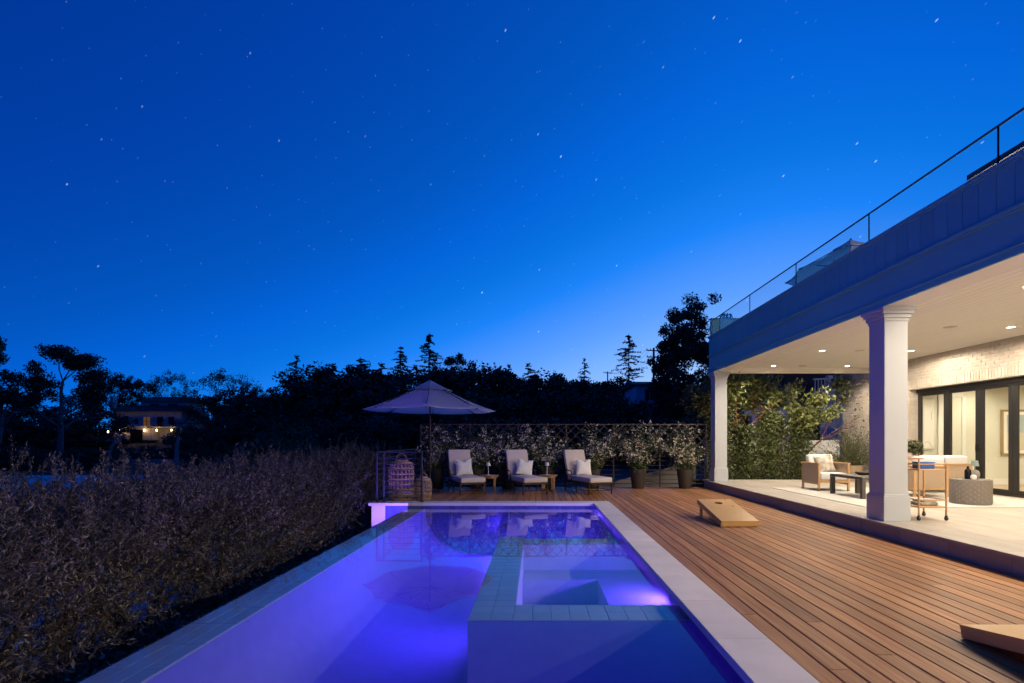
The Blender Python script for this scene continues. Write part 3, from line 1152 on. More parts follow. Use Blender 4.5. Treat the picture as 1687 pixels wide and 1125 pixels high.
def pillow_mb(w, h, t, dent=.0, n=14, seed=0):
    """upright cushion in the XZ plane, bottom at z=0, thickness along y"""
    rr = random.Random(seed)
    mb = MB()
    ph = [rr.uniform(0, 6.28) for _ in range(4)]
    for side in (-1, 1):
        vs = []
        for j in range(n + 1):
            for i in range(n + 1):
                u, v = 2 * i / n - 1, 2 * j / n - 1
                x = w / 2 * u * (1 - .07 * (1 - v * v))
                z = h / 2 * v * (1 - .07 * (1 - u * u))
                z -= dent * math.exp(-(u / .3) ** 2) * max(0, v) ** 2
                th = t / 2 * ((1 - abs(u) ** 3.2) * (1 - abs(v) ** 3.2)) ** .55
                th *= 1 + .06 * math.sin(5 * u + ph[0]) * math.sin(4 * v + ph[1])
                vs.append((x, side * th, z + h / 2))
        fs = []
        for j in range(n):
            for i in range(n):
                q = (j * (n + 1) + i, j * (n + 1) + i + 1, (j + 1) * (n + 1) + i + 1, (j + 1) * (n + 1) + i)
                fs.append(q if side < 0 else q[::-1])
        mb.add(vs, fs)
    return mb


def tilt(mb, ax, ang, loc):
    return mb.xf(Matrix.Translation(loc) @ Matrix.Rotation(ang, 4, ax))


# ---- parasol
def parasol(name, label, loc, rim_r, rim_z, apex_z, base_z=0., rot=0., tiltv=(0, 0), canvas='canvas', group=None):
    t = thing(name, label, 'parasol', (loc[0], loc[1], base_z), 0, group)
    zr, za = rim_z - base_z, apex_z - base_z
    cz = []
    n = 8
    # canopy with sagging panels: rings from vent to rim
    rings = 7

    def surf(r0, r1, z0, z1, lift=0., sag=.035):
        mb = MB()
        per = 6
        for i in range(rings + 1):
            f = i / rings
            r = r0 + (r1 - r0) * f
            z = z0 + (z1 - z0) * f - .05 * math.sin(math.pi * f) * (r1 - r0) * .6 + lift
            for k in range(n):
                for s in range(per):
                    a0 = rot + 2 * math.pi * k / n
                    a1 = rot + 2 * math.pi * (k + 1) / n
                    w = s / per
                    x = r * (math.cos(a0) * (1 - w) + math.cos(a1) * w)
                    y = r * (math.sin(a0) * (1 - w) + math.sin(a1) * w)
                    inw = 1 - sag * 4 * w * (1 - w) * f
                    mb.v.append((x * inw, y * inw, z - sag * .5 * 4 * w * (1 - w) * f * (r1) + tiltv[0] * x + tiltv[1] * y))
        m = n * per
        for i in range(rings):
            for k in range(m):
                k2 = (k + 1) % m
                mb.f.append((i * m + k, i * m + k2, (i + 1) * m + k2, (i + 1) * m + k))
        return mb
    rv = rim_r * .30
    zv = zr + (za - zr) * .66
    c = surf(rv * .8, rim_r, zv + .035, zr).build('canopy', canvas, t, True)
    so = c.modifiers.new('solid', 'SOLIDIFY')
    so.thickness = .006
    v = surf(.02, rv * 1.12, za, zv - .01, .03, .03).build('vent', canvas, c, True)
    so = v.modifiers.new('solid', 'SOLIDIFY')
    so.thickness = .006
    MB().tube([(0, 0, .05), (0, 0, za + .02)], .022, 12).build('pole', 'bronze_metal', t, True)
    MB().lathe([(.001, za + .075), (.02, za + .06), (.026, za + .04), (.012, za + .02)], 12).build('finial', 'bronze_metal', t, True)
    MB().lathe([(.001, .09), (.03, .09), (.035, .05), (.26, .035), (.28, .0)], 24).build('base', 'bronze_metal', t, True)
    hub = za - .62
    MB().lathe([(.03, hub - .04), (.045, hub - .03), (.045, hub + .03), (.03, hub + .04)], 12).build('hub', 'bronze_metal', t, True)
    for k in range(n):
        a = rot + 2 * math.pi * k / n
        ca, sa = math.cos(a), math.sin(a)
        P = lambda r, z: (r * ca, r * sa, z + tiltv[0] * r * ca + tiltv[1] * r * sa)
        rb_ = MB().bar(P(.03, za - .03), P(rim_r * .985, zr - .02), .014, .022).build('rib', 'bronze_metal', t)
        mid = .5
        MB().bar(P(.04, hub), P(rim_r * mid, za - .03 + (zr - za) * mid - .035), .012, .018).build('strut', 'bronze_metal', rb_)
    return t


parasol('parasol', 'large open pale octagonal parasol beside the loungers', (-2.83, 13.15), 1.73, 2.17, 2.93, 0, R(-90 + 9), (-.006, 0))
parasol('parasol', 'open parasol on the roof terrace above the patio', (7.62, 12.1), 1.45, 5.45, 6.22, 3.72, R(12), (0, 0))


# ---- chaise loungers
def make_lounger(label, loc, rz, pil):
    t = thing('chaise_lounge', label, 'lounger', loc, rz, 'loungers in a row before the flowering fence')
    m = 'bronze_metal'
    hw = .33
    fr = MB()
    for s in (-1, 1):
        fr.cb(s * hw - .018, s * hw + .018, -.93, .42, .25, .30, .006)
    for y in (-.93, -.45, .05, .40):
        fr.cb(-hw + .018, hw - .018, y - .015, y + .015, .255, .295, .005)
    fr.build('seat_frame', m, t)
    for (sx, y) in ((-1, -.90), (1, -.90), (-1, -.22), (1, -.22), (-1, .42), (1, .42)):
        MB().tube([(sx * hw, y, 0), (sx * hw, y, .26)], [.016, .02], 8).build('leg', m, t, True)
    for s in (-1, 1):
        MB().tube([(s * hw, -.90, .10), (s * hw, .42, .10)], .011, 6).build('stretcher', m, t, True)
        MB().tube([(s * (hw + .02), .02, .28), (s * (hw + .03), .0, .52), (s * (hw + .03), .04, .56), (s * (hw + .03), .38, .57), (s * (hw + .02), .43, .50)], .014, 8).build('armrest', m, t, True)
    MB().tube([(-hw, -.90, .10), (hw, -.90, .10)], .011, 6).build('stretcher', m, t, True)
    ang = R(-19)
    bf = MB()
    for s in (-1, 1):
        bf.cb(s * .30 - .014, s * .30 + .014, -.014, .014, -.06, .74, .004)
    for z in (0.05, .38, .73):
        bf.cb(-.285, .285, -.012, .012, z - .014, z + .014, .004)
    tilt(bf, 'X', ang, (0, .37, .33)).build('back_frame', m, t)
    soften(MB().box(-.325, .325, -.96, .30, .302, .43).build('seat_cushion', 'cushion', t), .028)
    soften(tilt(MB().box(-.315, .315, -.12, -.012, .085, .80), 'X', ang, (0, .36, .33)).build('back_cushion', 'cushion', t), .028)
    px, py, r_, sd, pz = pil
    p = tilt(tilt(pillow_mb(.47, .45, .17, .07, seed=sd), 'Y', r_, (0, 0, 0)), 'X', R(-16), (px, py, .432 + pz)).build('pillow', 'white_pillow', t, True)
    return t


make_lounger('chaise lounge with white pillow, nearest the parasol pole', (-1.99, 13.50, 0), R(23), (.05, .06, R(-3), 1, .0))
make_lounger('middle chaise lounge, its white pillow slumped to one side', (-.385, 13.50, 0), R(22), (.05, .05, R(11), 2, .0))
make_lounger('chaise lounge nearest the house, with upright white pillow', (1.245, 13.50, 0), R(24), (.07, .06, R(4), 3, .0))


# ---- round side tables and cordless lamps
def side_table(label, lab2, loc):
    t = thing('side_table', label, 'table', loc, R(10), 'round teak side tables')
    MB().lathe([(.001, .40), (.245, .40), (.255, .405), (.255, .43), (.25, .435), (.001, .435)], 28).build('table_top', 'teak', t, True)
    MB().lathe([(.20, .36), (.215, .36), (.215, .40), (.20, .40)], 24, cap=False).build('apron', 'teak', t, True)
    for k in range(4):
        a = R(45 + 90 * k)
        x, y = .19 * math.cos(a), .19 * math.sin(a)
        MB().cb(x - .022, x + .022, y - .022, y + .022, 0, .40, .004).build('leg', 'teak', t)
    l = thing('cordless_lamp', lab2, 'lamp', (loc[0] - .03, loc[1], .435), 0, 'small white table lamps')
    MB().lathe([(.001, .012), (.05, .012), (.052, .0)], 20).build('base', 'lamp_white', l, True)
    MB().tube([(0, 0, .01), (0, 0, .32)], .009, 10).build('stem', 'lamp_white', l, True)
    MB().lathe([(.062, .25), (.060, .262), (.045, .335), (.001, .338)], 20, cap=False).build('shade', 'lamp_white', l, True)


side_table('round teak side table between the first two loungers from the parasol', 'small white cordless lamp between the first two loungers from the parasol', (-1.30, 13.55, 0))
side_table('round teak side table between the middle lounger and the one nearest the house', 'small white cordless lamp between the middle lounger and the one nearest the house', (.30, 13.65, 0))


# ---- woven lanterns
def wicker_lantern(label, loc, r, h, bands, hr):
    t = thing('wicker_lantern', label, 'lantern', loc, 0, 'woven lanterns at the corner railing')
    m = 'lantern_wicker'
    prof = lambda f: r * (1 - .12 * abs(2 * f - 1) ** 6)
    for k in range(bands + 1):
        f = k / bands
        z = .02 + f * (h - .04)
        ring = [(prof(f) * math.cos(a), prof(f) * math.sin(a), z) for a in [2 * math.pi * i / 28 for i in range(29)]]
        MB().tube(ring, .011, 6, False).build('hoop', m, t, True)
    nst = 20
    for b_ in range(bands):
        f0, f1 = b_ / bands, (b_ + 1) / bands
        mb = MB()
        for i in range(nst):
            for dd in (.28, -.28):
                a0 = 2 * math.pi * (i + dd) / nst
                a1 = 2 * math.pi * (i - dd) / nst
                mb.tube([((prof(f0) + .002) * math.cos(a0), (prof(f0) + .002) * math.sin(a0), .02 + f0 * (h - .04)),
                         ((prof(f1) + .002) * math.cos(a1), (prof(f1) + .002) * math.sin(a1), .02 + f1 * (h - .04))], 0.0075, 4, False)
        tag(mb.build('woven_band', m, t), kind='stuff')
    MB().lathe([(r * .88, h - .02), (r * .86, h + .01), (r * .55, h + .035), (r * .5, h + .06), (r * .46, h + .06), (r * .5, h + .02)], 24, cap=False).build('collar', m, t, True)
    MB().lathe([(.001, .012), (r * .86, .012), (r * .86, .0)], 24).build('base', m, t, True)
    arc = [(hr * math.cos(a), 0, h + .05 + hr * 1.25 * math.sin(a)) for a in [math.pi * i / 12 for i in range(13)]]
    MB().tube(arc, .011, 6, False).build('handle', m, t, True)
    MB().lathe([(.001, .02), (r * .3, .02), (r * .3, h * .3), (.001, h * .3)], 18).build('candle', 'wicker', t, True)


wicker_lantern('tall woven lantern with loop handle behind the corner railing', (-3.17, 11.62, .001), .285, .86, 7, .125)
wicker_lantern('small woven lantern beside the tall one at the corner railing', (-2.68, 11.72, .001), .19, .47, 4, .075)


# ---- bean bag boards
def bag_board(label, loc, rz):
    t = thing('bag_toss_board', label, 'game board', loc, rz, 'bag toss boards')
    L, w, hb = 1.22, .61, .30
    ang = math.asin((hb - .09) / L)
    n = 28
    cx, cyy, hr = 0, L - .23, .076
    mb = MB()
    ring_o, ring_i = [], []
    for k in range(n):
        a = 2 * math.pi * k / n
        ring_i.append((cx + hr * math.cos(a), cyy + hr * math.sin(a)))
        c, s = math.cos(a), math.sin(a)
        m_ = max(abs(c), abs(s))
        ring_o.append((cx + .2 * c / m_, cyy + .2 * s / m_))
    th = .018
    for z in (0, -th):
        base = len(mb.v)
        mb.v += [(x, y, z) for x, y in ring_i] + [(x, y, z) for x, y in ring_o]
        for k in range(n):
            k2 = (k + 1) % n
            mb.f.append((base + k, base + n + k, base + n + k2, base + k2))
    for k in range(n):
        k2 = (k + 1) % n
        mb.f.append((k, k2, 2 * n + k2, 2 * n + k))
    x0, x1 = -w / 2, w / 2
    for (a, b_, c, d) in ((x0, -.2, 0, L), (.2, x1, 0, L), (-.2, .2, 0, cyy - .2), (-.2, .2, cyy + .2, L)):
        mb.box(a, b_, c, d, -th, 0)
    rot = Matrix.Translation((0, 0, .09)) @ Matrix.Rotation(ang, 4, 'X')
    mb.xf(rot).build('top_panel', 'bamboo', t)
    fr = MB()
    for s in (-1, 1):
        fr.box(s * (w / 2 - .012) - .011, s * (w / 2 - .012) + .011, .003, L - .003, -.09, -th - .0005)
    fr.box(x0 + .025, x1 - .025, .002, .022, -.088, -th - .0005).box(x0 + .025, x1 - .025, L - .023, L - .003, -.09, -th - .0005)
    fr.xf(rot).build('frame', 'bamboo', t)
    for s in (-1, 1):
        yb = (L - .07) * math.cos(ang)
        zt = .09 + (L - .07) * math.sin(ang) - .02
        MB().cb(s * (w / 2 - .05) - .014, s * (w / 2 - .05) + .014, yb - .045, yb + .045, .0, zt, .003).build('leg', 'bamboo', t)


bag_board('bamboo bag toss board with round hole, standing whole in view on the deck', (3.255, 7.97, .002), 0)
bag_board('bag toss board cut off by the right edge of the picture', (3.29, 3.52, .002), math.pi)


# ================================================================== FURNITURE ON THE PATIO
def arm_chair(label, loc, rz, w=.72, pil=True, group=None, name='armchair', cat='armchair', seats=1):
    t = thing(name, label, cat, (loc[0], loc[1], ZP), rz, group)
    hw, d0, d1 = w / 2, -.36, .36
    for s in (-1, 1):
        for y, zt in ((d0 + .025, .62), (d1 - .025, .62)):
            MB().cb(s * (hw - .025) - .022, s * (hw - .025) + .022, y - .022, y + .022, 0, zt, .004).build('leg', 'oak', t)
        MB().cb(s * (hw - .025) - .032, s * (hw - .025) + .032, d0 - .005, d1 + .005, .62, .648, .004).build('armrest', 'oak', t)
        MB().cb(s * (hw - .025) - .012, s * (hw - .025) + .012, d0 + .048, d1 - .048, .20, .619, .003).build('side_panel', 'woven_rope', t)
        MB().cb(s * (hw - .025) - .02, s * (hw - .025) + .02, d0 + .047, d1 - .047, .155, .199, .003).build('side_rail', 'oak', t)
    MB().cb(-hw + .048, hw - .048, d1 - .037, d1 - .013, .20, .619, .003).build('back_panel', 'woven_rope', t)
    MB().cb(-hw + .01, hw - .01, d1 - .05, d1 + .004, .6205, .649, .004).build('back_rail', 'oak', t)
    MB().cb(-hw + .048, hw - .048, d0, d0 + .04, .20, .26, .004).build('front_rail', 'oak', t)
    MB().cb(-hw + .048, hw - .048, d1 - .042, d1 - .008, .15, .199, .004).build('back_base_rail', 'oak', t)
    for k in range(seats):
        a = -hw + .055 + k * (w - .11) / seats
        b_ = a + (w - .11) / seats - .006
        soften(MB().box(a, b_, d0 - .01, d1 - .05, .262, .42).build('seat_cushion', 'pillow', t), .03)
        c = MB().box(a + .01, b_ - .01, -.08, .08, 0, .42)
        soften(tilt(c, 'X', R(-10), (0, d1 - .17, .41)).build('back_cushion', 'pillow', t), .045)
    if pil:
        tilt(tilt(pillow_mb(.42, .42, .15, .05, seed=5), 'Y', R(-8), (0, 0, 0)), 'X', R(-20), (.08 if seats == 1 else hw - .42, d1 - .33, .42)).build('scatter_pillow', 'pattern_pillow', t, True)
    return t


arm_chair('oak and woven rope armchair facing us before the planted wall', (6.72, 11.62), 0)
arm_chair('oak and woven rope armchair with its back to us behind the bar cart', (8.0, 10.45), R(180))
arm_chair('woven rope sofa with pale cushions seen from behind at the glass doors', (9.0, 11.3), R(180), w=1.15, seats=2, name='sofa', cat='sofa')
# coffee table
t = thing('coffee_table', 'low dark slab coffee table before the armchair', 'table', (6.68, 10.3, ZP))
MB().cb(-.31, .31, -.54, .54, .385, .44, .005).build('table_top', 'dark_table', t)
for sx in (-1, 1):
    for sy in (-1, 1):
        MB().cb(sx * .27 - .038, sx * .27 + .038, sy * .50 - .038, sy * .50 + .038, 0, .3845, .004).build('leg', 'dark_table', t)
t = thing('serving_bowl', 'shallow wooden bowl on the coffee table', 'bowl', (6.85, 10.45, ZP + .441))
MB().lathe([(.001, .004), (.10, .0), (.15, .03), (.165, .055), (.158, .055), (.14, .032), (.001, .012)], 24).build('bowl', 'dark_table', t, True)
# rug
tag(MB().cb(5.7, 9.45, 8.62, 12.1, ZP + .002, ZP + .012, .004).build('rug', 'rug'), 'pale flat woven rug under the patio seating', 'rug')
# drum table
t = thing('drum_table', 'grey oval concrete drum table with faceted sides', 'table', (7.92, 9.1, ZP + .012), 0)
n = 36
dm = MB()
for k in range(n):
    a0, a1 = 2 * math.pi * k / n, 2 * math.pi * (k + 1) / n
mbx = MB().lathe([(.295, 0), (.30, .008), (.30, .44), (.295, .445)], 40)
mbx.build('drum', 'concrete_drum', t, True)
fl = MB()
for k in range(n):
    a = 2 * math.pi * k / n
    for r_ in range(5):
        zc = .05 + r_ * .083 + (.041 if k % 2 else 0)
        c, s = math.cos(a), math.sin(a)
        hw = .023
        zz = [(-hw, 0), (0, -.04), (hw, 0), (0, .04)]
        vs = [(.3005 * c - s * u, .3005 * s + c * u, zc + v) for u, v in zz] + [(.308 * c, .308 * s, zc)]
        fl.add(vs, [(0, 1, 4), (1, 2, 4), (2, 3, 4), (3, 0, 4)])
tag(fl.build('facet', 'concrete_drum', t), kind='stuff')
t = thing('bottle', 'black bottle on the drum table', 'bottle', (7.83, 9.05, ZP + .46))
MB().lathe([(.001, 0), (.048, .002), (.05, .14), (.045, .17), (.02, .19), (.018, .23), (.022, .235), (.001, .237)], 18).build('bottle_body', 'black_glass', t, True)
t = thing('candle', 'round white candle before the black bottle', 'candle', (7.83, 8.93, ZP + .458))
MB().lathe([(.001, 0), (.035, .005), (.045, .04), (.04, .075), (.018, .09), (.001, .092)], 16).build('candle_body', 'white_ceramic', t, True)
t = thing('vase_lamp', 'squat grey ceramic lamp with teal shade on the drum table', 'lamp', (8.0, 9.1, ZP + .46))
MB().lathe([(.001, 0), (.05, .002), (.072, .05), (.074, .11), (.05, .155), (.03, .165), (.001, .166)], 20).build('base', 'grey_ceramic', t, True)
MB().tube([(0, 0, .16), (0, 0, .24)], .006, 8).build('stem', 'bronze_metal', t)
MB().lathe([(.062, .235), (.046, .335), (.001, .336)], 20, cap=False).build('shade', 'teal_shade', t, True)
# bar cart
CX0, CX1, CY0, CY1 = 5.55, 5.95, 7.24, 7.66
ct = thing('bar_cart', 'slender oak bar cart on black castors beside the column', 'cart', ((CX0 + CX1) / 2, (CY0 + CY1) / 2, ZP))
CL = (-(CX0 + CX1) / 2, -(CY0 + CY1) / 2, 0)
for (x, y, h) in ((CX0, CY0, .90), (CX1, CY0, .83), (CX0, CY1, .90), (CX1, CY1, .83)):
    MB().tube([(x, y, .07), (x, y, h)], .013, 10).build('post', 'oak', ct, True, CL)
    w_ = MB().lathe([(.001, -.014), (.026, -.013), (.030, 0), (.026, .013), (.001, .014)], 16).xf(Matrix.Translation((x, y, .030)) @ Matrix.Rotation(R(90), 4, 'Y'))
    w_.build('castor', 'black_metal', ct, True, CL)
    MB().cb(x - .014, x + .014, y - .014, y + .014, .05, .075, .003).build('castor_fork', 'black_metal', ct, False, CL)
for z in (.735, .195):
    MB().cb(CX0 - .005, CX1 + .005, CY0 - .005, CY1 + .005, z - .011, z + .011, .004).build('shelf', 'oak', ct, False, CL)
for z in (.30, .82):
    mb = MB()
    for a, b_ in (((CX0, CY0), (CX1, CY0)), ((CX0, CY1), (CX1, CY1)), ((CX0, CY0), (CX0, CY1)), ((CX1, CY0), (CX1, CY1))):
        mb.tube([(*a, z), (*b_, z)], .009, 8)
    mb.build('guard_rail', 'oak', ct, True, CL)
MB().cb(CX0 - .18, CX0 + .07, CY0 - .01, CY1 + .01, .895, .912, .003).build('top_tray', 'teak', ct, False, CL)
t = thing('blue_box', 'small blue patterned box on the top shelf of the bar cart', 'box', (5.78, 7.45, ZP + .747))
MB().cb(-.11, .11, -.08, .08, 0, .085, .006).build('box_body', 'blue_book', t)
MB().cb(-.115, .115, -.085, .085, .0855, .10, .005).build('lid', 'blue_book', t)
t = thing('folded_cloth', 'folded striped cloth on the lower shelf of the bar cart', 'cloth', (5.77, 7.43, ZP + .207))
soften(MB().box(-.13, .13, -.12, .12, 0, .05).build('cloth_fold', 'pattern_pillow', t), .02)
soften(tilt(MB().box(-.10, .12, -.11, .10, .051, .085), 'Z', R(8), (0, 0, 0)).build('cloth_fold', 'rug', t), .015)
rg = np.random.default_rng(31)
t = thing('potted_plant', 'leafy plant in a white pot on the bar cart', 'plant', (5.56, 7.47, ZP + .913))
MB().lathe([(.001, 0), (.055, .001), (.075, .07), (.07, .075), (.001, .07)], 18).build('pot', 'white_ceramic', t, True)
P = ball(rg, 420, .3) * np.array([.16, .16, .12]) + np.array([.05, 0, .15])
V, Fc = leaves(rg, P, .07, .026)
put('crown', np_mesh('crown', V, Fc, 'leaf_fine'), None, t)

# pictures and plant inside the room
t = thing('picture', 'large bright line drawing in a pale frame behind the first glass door', 'picture', (10.17, RYW - .03, 1.15))
MB().cb(-.17, .16, -.012, .012, 0, 1.30, .004).build('frame', 'room_trim', t)
MB().box(-.145, .135, -.016, -.0125, .03, 1.27).build('sheet', 'picture_paper', t)
MB().tube([(-.10, -.018, .16), (-.04, -.018, .20), (.02, -.018, .17), (.07, -.018, .08), (.11, -.018, .06)], .004, 5).build('drawn_line', 'charcoal_line', t)
MB().tube([(.09, -.018, .75), (.075, -.018, .85), (.08, -.018, .95), (.10, -.018, 1.0)], .004, 5).build('drawn_line', 'charcoal_line', t)
t = thing('picture', 'framed pale seascape on the far room wall behind the third glass door', 'picture', (12.5, RYW - .022, .98))
MB().cb(-.43, .43, -.015, .02, 0, 1.2, .006).build('frame', 'gold_frame', t)
MB().box(-.37, .37, -.019, -.0155, .06, 1.14).build('mat_board', 'picture_paper', t)
MB().box(-.29, .29, -.023, -.0195, .60, 1.06).build('sky_band', 'picture_blue', t)
MB().box(-.29, .29, -.023, -.0195, .14, .599).build('sand_band', 'picture_sand', t)
t = thing('indoor_plant', 'airy indoor plant behind the last glass door in view', 'plant', (10.75, 10.4, ZP))
MB().lathe([(.001, 0), (.14, .0), (.17, .32), (.15, .33), (.001, .30)], 20).build('pot', 'white_ceramic', t, True)
MB().tube([(0, 0, .3), (.02, 0, .6), (-.01, .02, .95)], [.014, .011, .007], 6).build('stem', 'bark', t)
P = ball(rg, 500, .2) * np.array([.30, .30, .35]) + np.array([0, 0, 1.1])
V, Fc = leaves(rg, P, .08, .025)
put('crown', np_mesh('crown', V, Fc, 'leaf_fine'), None, t)
# ================================================================== PLANTS
def tubes_np(segs, n=4):
    """segs: list of (p0, p1, r0, r1) -> V, F arrays of open tapered tubes"""
    A = np.array([s[0] for s in segs], float)
    B = np.array([s[1] for s in segs], float)
    ra = np.array([s[2] for s in segs])[:, None]
    rb_ = np.array([s[3] for s in segs])[:, None]
    d = B - A
    d /= np.linalg.norm(d, axis=1)[:, None] + 1e-9
    ref = np.where(np.abs(d[:, 2:3]) > .9, np.array([[1., 0, 0]]), np.array([[0., 0, 1.]]))
    u = np.cross(d, ref)
    u /= np.linalg.norm(u, axis=1)[:, None] + 1e-9
    w = np.cross(d, u)
    m = len(segs)
    V = np.empty((m, 2 * n, 3))
    for k in range(n):
        a = 2 * math.pi * k / n
        o = u * math.cos(a) + w * math.sin(a)
        V[:, k] = A + o * ra
        V[:, n + k] = B + o * rb_
    Fq = np.empty((m, n, 4), int)
    base = (np.arange(m) * 2 * n)[:, None]
    for k in range(n):
        k2 = (k + 1) % n
        Fq[:, k] = base + np.array([[k, k2, n + k2, n + k]])
    return V.reshape(-1, 3), Fq.reshape(-1, 4)


def grow(rng, p, d, length, r, depth, spread, segs, tips, nfork=3, bend=.25, shrink=.66, up=.1):
    p = np.array(p, float)
    d = np.array(d, float)
    d /= np.linalg.norm(d)
    k = 3
    for i in range(k):
        d = d + rng.normal(size=3) * bend * .35 + np.array([0, 0, up * .3])
        d /= np.linalg.norm(d)
        q = p + d * length / k
        r1 = r * (1 - .12)
        segs.append((p, q, r, r1))
        p, r = q, r1
        if depth <= 1:
            tips.append(q.copy())
    if depth == 0:
        return
    for i in range(nfork):
        a = rng.normal(size=3)
        a -= d * a.dot(d)
        a /= np.linalg.norm(a) + 1e-9
        s = spread * rng.uniform(.6, 1.2)
        nd = d * math.cos(s) + a * math.sin(s)
        grow(rng, p, nd, length * shrink * rng.uniform(.75, 1.2), r * .62, depth - 1, spread, segs, tips, nfork, bend, shrink, up)


# ---- olive shrubs along the pool
def olive_proto(seed, skirt=.75):
    rng = np.random.default_rng(seed)
    segs, tips = [], []
    for k in range(5):
        a = rng.uniform(0, 6.28)
        b0 = np.array([.22 * math.cos(a), .22 * math.sin(a), 0])
        grow(rng, b0, (math.cos(a) * .35, math.sin(a) * .35, 1), 1.35, .045, 1, .6, segs, tips, 3, .3, .45)
    Vt, Ft = tubes_np(segs, 6)
    trunk = np_mesh('trunk', Vt, Ft, 'bark')
    # crown: twigs spreading from many small shoots
    n_sh = 1000
    cc = ball(rng, 90, .5)
    c = np.concatenate([cc[rng.integers(0, 90, n_sh // 2)] + rng.normal(size=(n_sh // 2, 3)) * .09, ball(rng, n_sh - n_sh // 2, .35)])
    lump = 1 + .20 * np.sin(c[:, 0] * 4 + seed) * np.sin(c[:, 1] * 5 + 2 * seed) + .12 * np.sin(c[:, 0] * 11) * np.sin(c[:, 1] * 9 + seed)
    P = c * np.array([1.55, 1.55, .95]) * lump[:, None]
    P[:, 2] = np.where(P[:, 2] < 0, P[:, 2] * skirt, P[:, 2]) + 2.0
    out = c.copy()
    out[:, 2] += .55
    out += rng.normal(size=out.shape) * .55
    out /= np.linalg.norm(out, axis=1)[:, None]
    tw, LP, LO = [], [], []
    for i in range(n_sh):
        p, d = P[i].copy(), out[i].copy()
        L = rng.uniform(.22, .50)
        if c[i, 2] > .45:
            d = d * .8 + np.array([0, 0, .25])
            d /= np.linalg.norm(d)
        for k in range(5):
            q = p + d * L / 5
            tw.append((p, q, .0042 - .0006 * k, .0036 - .0006 * k))
            for s in range(8):
                w = rng.random()
                LP.append(p * (1 - w) + q * w + rng.normal(size=3) * .016)
                LO.append(d * 1.3)
            p = q
            d = d + rng.normal(size=3) * .16
            d[2] += .02
            d /= np.linalg.norm(d)
    LP = np.array(LP)
    LO = np.array(LO)
    extra = ball(rng, 9000, .2) * .93
    le = 1 + .20 * np.sin(extra[:, 0] * 4 + seed) * np.sin(extra[:, 1] * 5 + 2 * seed)
    ex = extra * np.array([1.5, 1.5, .9]) * le[:, None]
    ex[:, 2] = np.where(ex[:, 2] < 0, ex[:, 2] * skirt, ex[:, 2]) + 2.0
    V, Fc = leaves(rng, np.concatenate([LP, ex]), .054, .0130, .2, np.concatenate([LO, extra * .6]))
    crown = np_mesh('crown', V, Fc, 'leaf_olive')
    Vt, Ft = tubes_np(tw, 3)
    twigs = np_mesh('twigs', Vt, Ft, 'twig')
    return trunk, crown, twigs, float(np.percentile(V[:, 2], 99.2))


op = [olive_proto(s) for s in (3, 8, 14)]
opf = [olive_proto(s, 1.5) for s in (5, 11, 17)]
ro = random.Random(12)
spots = [(-5.3, 3.3, .15), (-5.45, 5.2, .12), (-5.3, 7.0, .02), (-5.35, 8.9, 0), (-5.4, 10.7, .05), (-5.45, 12.5, .05), (-5.4, 14.4, .1), (-5.3, 16.3, .15),
         (-7.4, 4.3, .05), (-7.6, 6.6, -.15), (-7.3, 8.9, -.35), (-7.2, 11.2, -.2), (-7.1, 13.5, -.05), (-6.9, 15.8, .1), (-7.5, 2.0, -.3), (-9.4, 12.6, -.3), (-9.0, 15.2, -.1)]
ORD = ['first', 'second', 'third', 'fourth', 'fifth', 'sixth', 'seventh', 'eighth', 'ninth', 'tenth', 'eleventh', 'twelfth', 'thirteenth']
back_order = sorted([p for p in spots if p[0] < -6], key=lambda p: p[1])
for i, (x, y, dz) in enumerate(spots):
    far = x < -6
    lab = (ORD[back_order.index((x, y, dz))] + ' grey leaved olive shrub of the back hedge row, counted away from the viewer') if far else (ORD[i] + ' grey leaved olive shrub along the infinity edge, counted away from the viewer')
    t = thing('olive_shrub', lab, 'shrub', (x, y, -2.0 + dz * .2), ro.uniform(0, 6.28), 'olive shrubs at the back of the hedge' if far else 'olive shrubs along the infinity edge')
    s = ro.uniform(.93, 1.04)
    tr, cr_, tw_, top_ = (op if far else opf)[i % 3]
    t.scale = (s, s, (3.0 + dz) / top_ * ro.uniform(.98, 1.02))
    put('trunk', tr, None, t)
    c = put('crown', cr_, None, t)
    put('twigs', tw_, None, c)

# low ground cover shrubs below the hedge, against the infinity wall
rng = np.random.default_rng(77)
P = ball(rng, 3200, .35) * np.array([.62, .62, .60]) + np.array([0, 0, .62])
V, Fc = leaves(rng, P, .07, .024)
low = np_mesh('crown', V, Fc, 'leaf_olive')
for i in range(13):
    t = thing('low_shrub', ORD[i] + ' low dark shrub beside the infinity wall, counted away from the viewer', 'shrub', (-3.72 - .2 * (i % 2), 1.8 + i * .72, -1.9), ro.uniform(0, 6), 'low shrubs below the infinity edge')
    s = ro.uniform(1.0, 1.35)
    t.scale = (s, s, s)
    put('crown', low, None, t)
    MB().tube([(0, 0, 0), (.02, .01, .4)], [.02, .01], 5).build('stem', 'bark', t)

# ---- jasmine in pots climbing the fence
pot_me = MB().lathe([(.001, .0), (.155, .0), (.165, .015), (.235, .50), (.24, .545), (.225, .55), (.215, .50), (.001, .49)], 28).mesh('pot', True)


